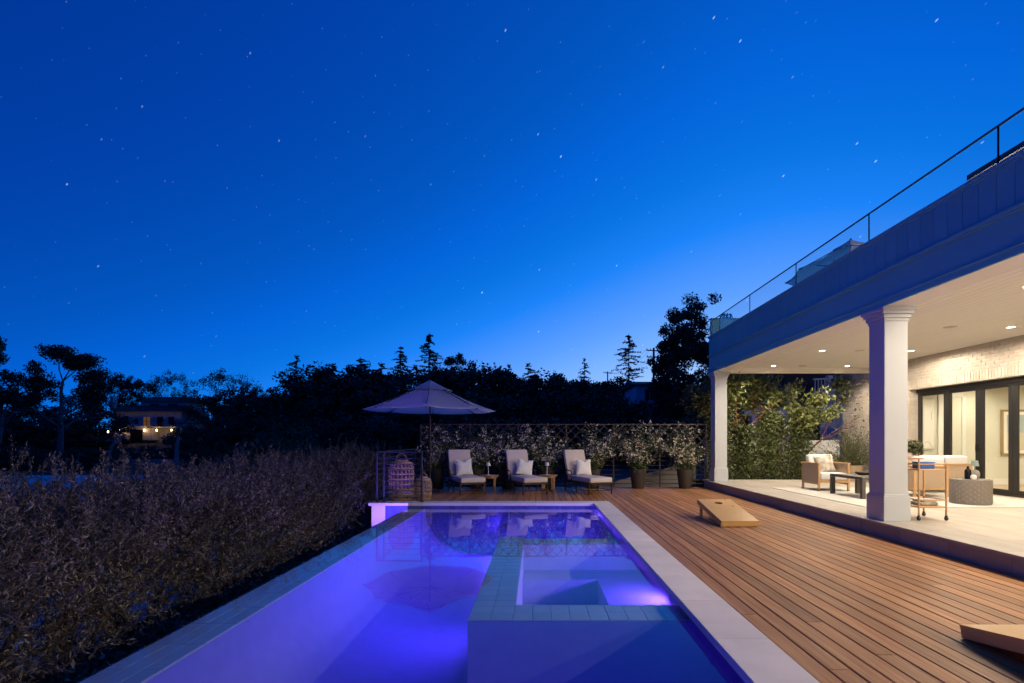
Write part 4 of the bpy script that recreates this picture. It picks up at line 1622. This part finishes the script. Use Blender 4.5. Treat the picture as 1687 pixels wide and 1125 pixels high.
def jasmine(label, x, seed, nl, spread, y=14.28, pot=True, base=.52):
    rng = np.random.default_rng(seed)
    t = thing('potted_jasmine', label, 'plant', (x, y, 0), rng.uniform(0, 6) * 0, 'potted jasmines along the fence')
    put('pot', pot_me, 'pot', t)
    MB().lathe([(.001, .492), (.214, .495)], 20).build('soil', 'soil', t)
    segs, L, D = [], [], []
    n_v = 30
    for k in range(n_v):
        a = rng.uniform(0, 6.28)
        p = np.array([.12 * math.cos(a), .12 * math.sin(a), .5])
        tx = rng.normal() * spread
        tz = rng.uniform(.55, 1.85) if abs(tx) < .34 else rng.uniform(1.0, 1.8)
        tgt = np.array([tx, rng.uniform(-.28, .25) if tz < 1.2 else rng.uniform(.1, .42), tz])
        mid = np.array([tx * .55 + rng.normal() * .08, tgt[1] * .6 + rng.normal() * .1, .45 + tz * .45])
        prev = p
        for s in range(1, 9):
            w = s / 8
            q = p * (1 - w) ** 2 + 2 * mid * w * (1 - w) + tgt * w * w + rng.normal(size=3) * .015
            segs.append((prev, q, .005, .004))
            m = int(nl / n_v / 8)
            for _ in range(m):
                L.append(prev + (q - prev) * rng.random() + rng.normal(size=3) * (.05 + .03 * w))
            prev = q
    skirt = ball(rng, 260, .4) * np.array([.32, .28, .2]) + np.array([0, 0, .66])
    L = np.concatenate([np.array(L), skirt])
    V, Fc = leaves(rng, L, .062, .028)
    vine = put('vine', np_mesh('vine', *tubes_np(segs, 3), 'twig'), None, t)
    put('foliage', np_mesh('foliage', V, Fc, 'leaf_jasmine'), None, t)
    # star flowers: clusters sitting outside the leaves, towards the viewer's side and up
    keep = L[(L[:, 2] > .72)]
    cl = keep[rng.integers(0, len(keep), int(nl * .045))]
    FP = np.repeat(cl, 6, axis=0)
    FP = FP + rng.normal(size=FP.shape) * np.array([.038, .03, .03]) + np.array([0, -.06, .02])
    V, Fc = leaves(rng, FP, .046, .040, .0)
    put('blossom', np_mesh('blossom', V, Fc, 'flower'), None, t)
    return t


jasmine('flowering jasmine in the dark pot closest to the patio column', 4.24, 1, 4600, .36)
jasmine('flowering jasmine in the dark pot second from the patio column', 2.89, 2, 4600, .42)
jasmine('flowering jasmine behind the lounger nearest the house', 1.58, 3, 4600, .42)
jasmine('flowering jasmine behind the lamp between middle and last lounger', .28, 4, 4000, .40)
jasmine('flowering jasmine behind the middle lounger', -.85, 5, 3800, .40)
jasmine('flowering jasmine behind the lounger nearest the parasol', -1.75, 6, 3800, .36)
jasmine('flowering jasmine behind the parasol pole at the railing end', -2.85, 7, 3600, .40)


# ---- planting at the end of the patio
def hedge_vine(label, x, seed, h, w):
    rng = np.random.default_rng(seed)
    t = thing('climbing_hedge', label, 'hedge', (x, 15.25, .16), 0, 'climbing hedge columns at the patio end')
    segs, tips = [], []
    for k in range(3):
        grow(rng, ((k - 1) * .15, .15, 0), (rng.normal() * .15, .1, 1), h * .55, .014, 2, .5, segs, tips, 2, .3, .6)
    put('stem', np_mesh('stem', *tubes_np(segs, 4), 'bark_red'), None, t)
    n = 5200
    P = np.empty((n, 3))
    P[:, 2] = rng.random(n) ** .9 * h
    wz = w * (1 - .35 * (P[:, 2] / h) ** 2) * (1 + .2 * np.sin(P[:, 2] * 7 + seed))
    P[:, 0] = rng.normal(size=n) * wz * .5
    P[:, 1] = .12 - np.abs(rng.normal(size=n)) * .28
    V, Fc = leaves(rng, P, .075, .038)
    put('foliage', np_mesh('foliage', V, Fc, 'leaf_green'), None, t)


hedge_vine('climbing hedge column beside the far patio column', 5.55, 1, 2.2, .5)
hedge_vine('climbing hedge column second from the far patio column', 6.35, 2, 1.7, .44)
hedge_vine('climbing hedge column third from the far patio column', 7.1, 3, 2.1, .48)
hedge_vine('climbing hedge column behind the facing armchair', 7.95, 4, 1.8, .48)


def strawberry_tree(label, x, y, seed, h):
    rng = np.random.default_rng(seed)
    t = thing('strawberry_tree', label, 'tree', (x, y, .1), 0, 'small trees at the patio end')
    segs, tips = [], []
    for k in range(3):
        grow(rng, ((k - 1) * .1, 0, 0), ((k - 1) * .35 + rng.normal() * .1, rng.normal() * .15, 1), h * .42, .035, 3, .55, segs, tips, 3, .25, .62, .15)
    put('trunk', np_mesh('trunk', *tubes_np(segs, 6), 'bark_red'), None, t)
    tips = np.array(tips)
    tips = tips[tips[:, 2] > h * .38]
    P = np.repeat(tips, 34, axis=0) + rng.normal(size=(len(tips) * 34, 3)) * .11
    if len(P) > 5200:
        P = P[rng.permutation(len(P))[:5200]]
    V, Fc = leaves(rng, P, .15, .052, .35)
    put('crown', np_mesh('crown', V, Fc, 'leaf_bright'), None, t)


strawberry_tree('small evergreen tree with red bark just beyond the far patio column', 5.85, 15.45, 11, 3.55)
strawberry_tree('taller evergreen tree with red bark above the hedge at the patio end', 7.7, 15.5, 12, 3.9)
strawberry_tree('slim evergreen tree with red bark between the other two at the patio end', 6.8, 15.5, 19, 3.2)
# airy shrub in a long planter at the brick corner
t = thing('planter_shrub', 'fine leaved shrub in a woven planter at the brick corner', 'shrub', (8.95, 14.2, ZP))
MB().lathe([(.001, 0), (.24, 0), (.30, .40), (.32, .45), (.29, .45), (.001, .42)], 24).build('planter', 'woven_rope', t, True)
rng = np.random.default_rng(5)
tw, LP, LO = [], [], []
for i in range(150):
    a, e_ = rng.uniform(0, 6.28), rng.uniform(.25, 1.5)
    d = np.array([math.cos(a) * math.cos(e_), math.sin(a) * math.cos(e_), math.sin(e_)])
    p = np.array([0, 0, .42]) + d * .05
    Ln = rng.uniform(.6, 1.25) * (.62 + .38 * math.sin(e_))
    for k in range(7):
        q = p + d * Ln / 7
        tw.append((p, q, .004, .003))
        for s in range(6):
            LP.append(p + (q - p) * rng.random() + rng.normal(size=3) * .025)
            LO.append(d * 1.2)
        p = q
        d = d + rng.normal(size=3) * .09
        d /= np.linalg.norm(d)
V, Fc = leaves(rng, np.array(LP), .07, .016, .3, np.array(LO))
put('crown', np_mesh('crown', V, Fc, 'leaf_fine'), None, t)
put('twigs', np_mesh('twigs', *tubes_np(tw, 3), 'twig'), None, t)


# ================================================================== THE HILLSIDE BEYOND
def eucalyptus_proto(seed, h=10., leafm='leaf_dark', dens=1.0):
    rng = np.random.default_rng(seed)
    segs, tips = [], []
    p = np.array([0, 0, 0.])
    d = np.array([.06, 0, 1.])
    r = .26
    for i in range(5):
        d = d + rng.normal(size=3) * .07
        d[2] = max(d[2], .8)
        d /= np.linalg.norm(d)
        q = p + d * h * .10
        segs.append((p, q, r, r * .88))
        p, r = q, r * .88
        if i >= 2:
            for k in range(3):
                a = rng.uniform(0, 6.28)
                grow(rng, p, (math.cos(a), math.sin(a), rng.uniform(.45, .95)), h * .20, r * .5, 2, .6, segs, tips, 2, .4, .66, .12)
    grow(rng, p, d, h * .2, r, 3, .5, segs, tips, 3, .3, .62, .2)
    tips = np.array(tips)
    tips = tips[tips[:, 2] > h * .40]
    sel = tips[rng.permutation(len(tips))[:int(130 * dens)]]
    P = clumps(rng, sel, rng.uniform(.4, .9, len(sel)) * h / 10, 110, .68)
    V, Fc = leaves(rng, P, .22, .11, -.2)
    return np_mesh('trunk', *tubes_np(segs, 6), 'bark_pale'), np_mesh('crown', V, Fc, leafm), float(np.percentile(V[:, 2], 99.3))


def conifer_proto(seed, h=10., wid=.2, leafm='leaf_pine'):
    rng = np.random.default_rng(seed)
    segs = [((0, 0, 0), (0, 0, h), .16, .015)]
    P, O = [], []
    z = h * .06
    while z < h * .985:
        f = z / h
        nb_ = rng.integers(3, 6)
        for k in range(nb_):
            a = rng.uniform(0, 6.28)
            L = h * wid * ((1 - f) ** .8 + .012) * rng.uniform(.4, 1.25)
            d = np.array([math.cos(a), math.sin(a), rng.uniform(-.15, .25)])
            p = np.array([0, 0, z + rng.uniform(-.1, .1)])
            m = 5
            for i in range(m):
                q = p + d * L / m
                segs.append((p, q, .022 * (1 - i / m) + .004, .02 * (1 - i / m) + .003))
                if i > 0 or f > .8:
                    for s in range(9):
                        P.append(p + (q - p) * rng.random() + rng.normal(size=3) * np.array([.09, .09, .045]) * (1.4 - f))
                        O.append(d + np.array([0, 0, -.2]))
                d = d + np.array([0, 0, -.06]) + rng.normal(size=3) * .08
                p = q
            for s in range(4):
                P.append(p + rng.normal(size=3) * .07)
                O.append(d)
        z += h * rng.uniform(.014, .034)
    V, Fc = leaves(rng, np.array(P), .20, .075, 0, np.array(O))
    return np_mesh('trunk', *tubes_np(segs, 4), 'bark'), np_mesh('crown', V, Fc, leafm), h


def round_proto(seed, h=8., w=3.2, nc=110, leafm='leaf_dark', low=.3, per=95, leaf=.24):
    rng = np.random.default_rng(seed)
    segs, tips = [], []
    grow(rng, (0, 0, 0), (.05, .03, 1), h * .38, .22, 3, .6, segs, tips, 3, .25, .62, .2)
    c = ball(rng, nc, .45)
    lump = 1 + .22 * np.sin(c[:, 0] * 3.3 + seed) * np.cos(c[:, 1] * 4.1 + seed * 2) + .1 * np.sin(c[:, 2] * 7 + seed)
    ctr = c * np.array([w, w, h * (1 - low) / 2]) * lump[:, None] + np.array([0, 0, h * (1 + low) / 2])
    P = clumps(rng, ctr, rng.uniform(.35, .85, nc) * w / 3.2, per, .75)
    V, Fc = leaves(rng, P, leaf, leaf * .5)
    return np_mesh('trunk', *tubes_np(segs, 5), 'bark'), np_mesh('crown', V, Fc, leafm), float(np.percentile(V[:, 2], 99.3))


PRO = {
    'eucA': eucalyptus_proto(2), 'eucB': eucalyptus_proto(6, dens=1.1), 'eucC': eucalyptus_proto(15, dens=1.1),
    'conA': conifer_proto(1, wid=.33), 'conB': conifer_proto(4, wid=.46), 'conC': conifer_proto(7, wid=.27),
    'oak': round_proto(3, 8, 3.0, 120, 'leaf_dark', .25), 'pine': round_proto(6, 8, 3.0, 110, 'leaf_pine', .45),
    'bushA': round_proto(8, 5, 3.4, 90, 'leaf_dark', -.1), 'bushB': round_proto(10, 5, 3.0, 90, 'leaf_pine', -.1), 'bushC': round_proto(13, 5, 3.2, 90, 'leaf_mid', -.1),
    'airy': round_proto(31, 8, 3.5, 75, 'leaf_dark', .38, 70, .2), 'bigoak': round_proto(21, 10, 2.7, 330, 'leaf_dark', .05, 160, .19),
}


def tree(name, label, kind, px, top, d, wide=1.0, group=None, rz=None, cat='tree', sink=.2):
    p = at(px, top, d)
    zb = terrain(p.x, d) - sink
    tr, cr_, hh = PRO[kind]
    s = (p.z - zb) / hh
    t = thing(name, label, cat, (p.x, d, zb), ro.uniform(0, 6.28) if rz is None else rz, group)
    t.scale = (s * wide, s * wide, s)
    put('trunk', tr, None, t)
    put('crown', cr_, None, t)
    return t


tree('eucalyptus_tree', 'tall eucalyptus cut off by the left picture edge', 'eucB', -8, 556, 62, .85, rz=1)
tree('eucalyptus_tree', 'broad dark eucalyptus with pale trunk left of the lit hillside house', 'eucA', 100, 578, 66, 1.0, rz=3.3)
tree('pine_tree', 'round topped pine right above the lit hillside house', 'pine', 212, 620, 122, .75)
tree('eucalyptus_tree', 'airy eucalyptus just right of the round pine', 'airy', 284, 613, 125, .62, rz=2.6)
tree('eucalyptus_tree', 'wide airy eucalyptus farther right of the round pine', 'airy', 374, 612, 118, .85, rz=4.2)
tree('oak_tree', 'low round tree between airy eucalyptus and the first conifer', 'oak', 436, 640, 120, .8)
tree('conifer_tree', 'loose conifer at the left end of the conifer group', 'conB', 489, 583, 98, .8)
tree('conifer_tree', 'dense broad conifer left of the parasol top', 'conB', 548, 597, 92, 1.7, rz=1)
tree('conifer_tree', 'second dense broad conifer left of the parasol top', 'conB', 594, 588, 95, 1.7, rz=3)
tree('conifer_tree', 'small conifer between the loose conifer and the broad ones', 'conB', 522, 604, 94, 1.3, rz=5)
tree('conifer_tree', 'conifer close to the right side of the broad pair', 'conB', 628, 596, 93, 1.3, rz=2)
tree('conifer_tree', 'narrow dark conifer directly left of the tallest spire', 'conC', 660, 571, 100, 1.1)
tree('conifer_tree', 'tallest conifer spire above the parasol', 'conA', 707, 547, 96, 1.0)
tree('oak_tree', 'rounded tree just right of the tallest conifer spire', 'oak', 746, 588, 98, .8)
tree('conifer_tree', 'first small conifer tip right of the parasol', 'conB', 838, 598, 112, .8, rz=2)
tree('conifer_tree', 'second small conifer tip right of the parasol', 'conB', 870, 596, 116, 1.0, rz=4)
tree('conifer_tree', 'lone small conifer midway between parasol and utility poles', 'conB', 963, 588, 120, .7, rz=5)
tree('conifer_tree', 'tall layered conifer left of the near utility pole', 'conA', 1036, 549, 100, 1.1, rz=2)
tree('oak_tree', 'big black oak silhouette beside the house corner', 'bigoak', 1138, 499, 42, .92)
tree('green_shrub', 'faintly green round shrub beyond the end of the hedge', 'bushC', 462, 702, 40, 1.0, cat='shrub')
mass = [(-30, 668, 75), (40, 672, 84), (148, 655, 100), (160, 680, 84), (120, 690, 80), (20, 690, 76), (335, 655, 105), (400, 652, 98), (350, 690, 70), (425, 690, 66), (322, 705, 78),
        (450, 655, 92), (505, 628, 86), (510, 690, 60), (560, 618, 84), (560, 700, 56), (610, 610, 84), (615, 680, 60), (650, 618, 78), (530, 655, 70), (600, 650, 70), (670, 690, 54),
        (60, 730, 76), (-60, 650, 80), (240, 734, 70), (280, 738, 70), (205, 738, 68), (25, 735, 57), (62, 740, 56), (140, 738, 57), (172, 744, 57), (-20, 732, 57), (330, 740, 60)]
for i, (px, top, d) in enumerate(mass):
    tree('hillside_tree', 'dark bushy tree in the unlit mass on the slope left of the parasol', ('bushA', 'bushB')[i % 2], px, top, d, 1.2, 'dark trees on the slope left of the parasol')
mass2 = [(700, 612, 86), (735, 612, 84), (775, 612, 88), (815, 618, 86), (850, 622, 92), (890, 626, 88), (925, 628, 94), (955, 632, 90), (990, 630, 90), (1020, 630, 86), (1050, 640, 70), (1085, 640, 64),
         (730, 655, 56), (790, 650, 56), (845, 655, 54), (900, 650, 56), (955, 655, 54), (1010, 655, 52), (1060, 662, 48), (1110, 668, 46), (1150, 640, 52), (700, 670, 50), (1190, 625, 52), (1240, 620, 54), (1300, 620, 54), (1380, 610, 56), (800, 690, 36), (900, 690, 36), (1000, 690, 36), (1090, 690, 34)]
for i, (px, top, d) in enumerate(mass2):
    tree('hillside_tree', 'dark bushy tree in the unlit mass behind the flowering fence', ('bushB', 'bushA')[i % 2], px, top, d, 1.2, 'dark trees behind the flowering fence')

# bare pale trunks standing on the slope before the lit house
def bare_trunk(label, pts, r):
    t = thing('bare_tree', label, 'tree', pts[0])
    p0 = Vector(pts[0])
    k = len(pts)
    MB().tube([Vector(p) - p0 for p in pts], [r * (1 - .6 * i / k) for i in range(k)], 8).build('trunk', 'bark_pale', t, True)
    return t


D = 46
t = bare_trunk('curving pale bare trunk in front of the lit hillside house', [at(174, 800, D), at(176, 765, D), at(184, 735, D), at(196, 722, D), at(207, 716, D)], .18)
p0 = at(174, 800, D)
MB().tube([at(184, 735, D) - p0, at(190, 724, D) - p0, at(194, 714, D) - p0, at(203, 706, D) - p0], [.07, .06, .05, .03], 6).build('branch', 'bark_pale', t, True)
bare_trunk('straight pale bare trunk right of the lit hillside house', [at(291, 775, D), at(291, 740, D), at(294, 718, D)], .2)

# lit house on the hillside
d = 96.0
HB = at(245, 724, d)
hz = terrain(HB.x, d)
hh = thing('hillside_house', 'white hillside house with lit porch lanterns among dark trees', 'house', (HB.x, d, hz))


def hb(x0, x1, y0, y1, dy0=0., dy1=8.):
    a, b_ = at(x0, y0, d), at(x1, y1, d)
    return MB().box(a.x - HB.x, b_.x - HB.x, dy0, dy1, b_.z - hz, a.z - hz)


zb_ = 724 + (1.4 - hz) * F / d
hb(190, 300, 678, zb_).build('wall', 'house_stucco', hh)
hb(196, 262, 702, zb_ - 4, -1.6, -.01).build('lower_wall', 'house_stucco', hh)
hb(215, 292, 660, 677.5, 2.5, 8).build('upper_wall', 'house_stucco', hh)
rfm = MB()
a, b_ = at(186, 678, d), at(304, 672, d)
rfm.add([(a.x - HB.x, -.7, a.z - hz), (b_.x - HB.x, -.7, a.z - hz), (b_.x - HB.x, 2.4, b_.z - hz + .6), (a.x - HB.x, 2.4, b_.z - hz + .6), (a.x - HB.x, 2.4, a.z - hz), (b_.x - HB.x, 2.4, a.z - hz)],
        [(0, 1, 2, 3), (0, 4, 5, 1), (0, 3, 4), (1, 5, 2)])
rfm.build('roof', 'roof_tile', hh)
a, b_ = at(211, 660, d), at(296, 650, d)
rfm = MB().add([(a.x - HB.x, 2.0, a.z - hz), (b_.x - HB.x, 2.0, a.z - hz), (b_.x - HB.x, 8.3, a.z - hz), (a.x - HB.x, 8.3, a.z - hz), (a.x - HB.x + 1, 5, b_.z - hz), (b_.x - HB.x - 1, 5, b_.z - hz)],
               [(0, 1, 5, 4), (2, 3, 4, 5), (0, 4, 3), (1, 2, 5), (0, 3, 2, 1)])
rfm.build('roof', 'roof_tile', hh)
hb(174, 179, 652, 676, 1, 2).build('chimney', 'house_stucco', hh)
for (x0, x1, y0, y1, m) in ((237, 247, 687, 701, 'window_warm'), (259, 269, 687, 704, 'window_dark'), (278, 287, 687, 700, 'window_dark'), (222, 228, 690, 698, 'window_dark'),
                            (203, 212, 686, 700, 'window_dark'), (232, 246, 664, 674, 'window_dark'), (262, 276, 664, 674, 'window_dark')):
    yo = 2.4 if y0 < 670 else -.04
    w_ = hb(x0, x1, y0, y1, yo - .03, yo).build('window', m, hh)
    c_ = (x0 + x1) / 2
    hb(c_ - .35, c_ + .35, y0, y1, yo - .07, yo - .031).build('mullion', 'bark', w_)
    hb(x0, x1, (y0 + y1) / 2 - .35, (y0 + y1) / 2 + .35, yo - .068, yo - .0315).build('glazing_bar', 'bark', w_)
hb(226, 246, 708, zb_ - 4, -1.66, -1.61).build('garage_door', 'window_dark', hh)
hb(252, 300, 703, 705, -1.6, -.02).build('balcony', 'house_stucco', hh)
for k in range(12):
    hb(253 + k * 3.9, 253.6 + k * 3.9, 697, 703, -1.5, -1.45).build('baluster', 'bark', hh)
for px in (211, 218, 251, 271, 295):
    c_ = at(px, 709, d)
    l = MB().lathe([(.06, -.26), (.13, -.16), (.15, .1), (.05, .22), (.001, .24)], 8).xf(Matrix.Translation((c_.x - HB.x, -1.95, c_.z - hz))).build('porch_lantern', 'porch_lens', hh)
    lamp('porch_lamp', 'POINT', 15, (1, .62, .25), (c_.x - HB.x, -2.25, c_.z - hz), hh, shadow_soft_size=.12)
lt = thing('path_lantern', 'single glowing garden lantern left of the hillside house', 'lantern', at(178, 713, 80))
MB().lathe([(.04, 0), (.1, .06), (.1, .28), (.02, .36)], 8).build('lantern_glass', 'porch_lens', lt)
MB().tube([(0, 0, -2.2), (0, 0, 0)], .04, 6).build('post', 'bronze_metal', lt)
# terrace walls below it
for k, (y0, y1) in enumerate(((757, 761), (764, 769))):
    a, b_ = at(194, y1, 60), at(300, y0, 60)
    tag(MB().box(a.x, b_.x, 60 - k, 60.4 - k, a.z - 1.2, b_.z).build('terrace_wall', 'fence_board'),
        ('upper' if k == 0 else 'lower') + ' low terrace wall below the hillside house', 'wall', 'terrace walls')

# two more houses half hidden by trees
def gable_house(label, px0, px1, ytop, yeave, d, wallm='house_stucco'):
    a, b_ = at(px0, yeave, d), at(px1, ytop, d)
    zb = terrain((a.x + b_.x) / 2, d)
    t = thing('distant_house', label, 'house', ((a.x + b_.x) / 2, d, zb))
    w = (b_.x - a.x) / 2
    ze, zt = a.z - zb, b_.z - zb
    wl = MB().box(-w, w, 0, 8, -1, ze)
    wl.build('wall', wallm, t)
    MB().add([(-w - .4, -.6, ze), (w + .4, -.6, ze), (w + .4, 8.6, ze), (-w - .4, 8.6, ze), (-w - .4, 4, zt), (w + .4, 4, zt)],
             [(0, 1, 5, 4), (2, 3, 4, 5), (0, 4, 3), (1, 2, 5), (0, 3, 2, 1)]).build('roof', 'roof_shingle', t)
    for k in range(2):
        x = -w * .4 + k * w * .8
        wi = MB().box(x - .5, x + .5, -.03, -.002, ze - 1.7, ze - .5).build('window', 'window_dark', t)
        MB().box(x - .02, x + .02, -.06, -.031, ze - 1.7, ze - .5).build('mullion', 'neighbour_paint', wi)


gable_house('small grey gabled house between hedge and first conifer', 440, 474, 656, 668, 100)
gable_house('low pale house under the black oak behind the fence', 1048, 1122, 622, 634, 56, 'neighbour_paint')


# utility poles
def pole(label, px, top, d, arms):
    p = at(px, top, d)
    zb = terrain(p.x, d)
    t = thing('utility_pole', label, 'pole', (p.x, d, zb), R(14), 'utility poles')
    H = p.z - zb
    MB().tube([(0, 0, -.3), (0, 0, H)], [.17, .12], 10).build('shaft', 'utility_wood', t, True)
    for dz, w in arms:
        c = MB().cb(-w, w, -.18, -.07, H - dz - .06, H - dz + .06, .01).build('crossarm', 'utility_wood', t)
        for k in (-.9, -.45, .45, .9):
            MB().lathe([(.03, 0), (.05, .05), (.03, .1), (.05, .13), (.02, .18)], 8).xf(Matrix.Translation((k * w, -.125, H - dz + .06))).build('insulator', 'grey_ceramic', c)
    if len(arms) > 1:
        MB().lathe([(.16, H - 2.6), (.18, H - 2.55), (.18, H - 1.9), (.1, H - 1.84)], 12, .28, -.1).build('transformer', 'grey_ceramic', t, True)
    return Vector((p.x, d, p.z))


pa = pole('near utility pole with two crossarms left of the black oak', 1077, 573, 60, ((.35, 1.05), (1.15, 1.0)))
pb = pole('far small utility pole left of the layered conifer', 1001, 612, 104, ((.3, 1.0),))
for k, off in enumerate((-.9, -.4, .5, .95)):
    a, b_ = pa + Vector((off, 0, -.2)), pb + Vector((off, 0, -.15))
    pts = [a.lerp(b_, i / 14) - Vector((0, 0, 1.3 * 4 * (i / 14) * (1 - i / 14))) for i in range(15)]
    w_ = MB().tube([p - a for p in pts], .012, 4, False).build('overhead_wire', 'black_metal', None, False, a)
    tag(w_, ORD[k] + ' thin overhead wire between the two utility poles, from the left', 'wire', 'overhead wires')
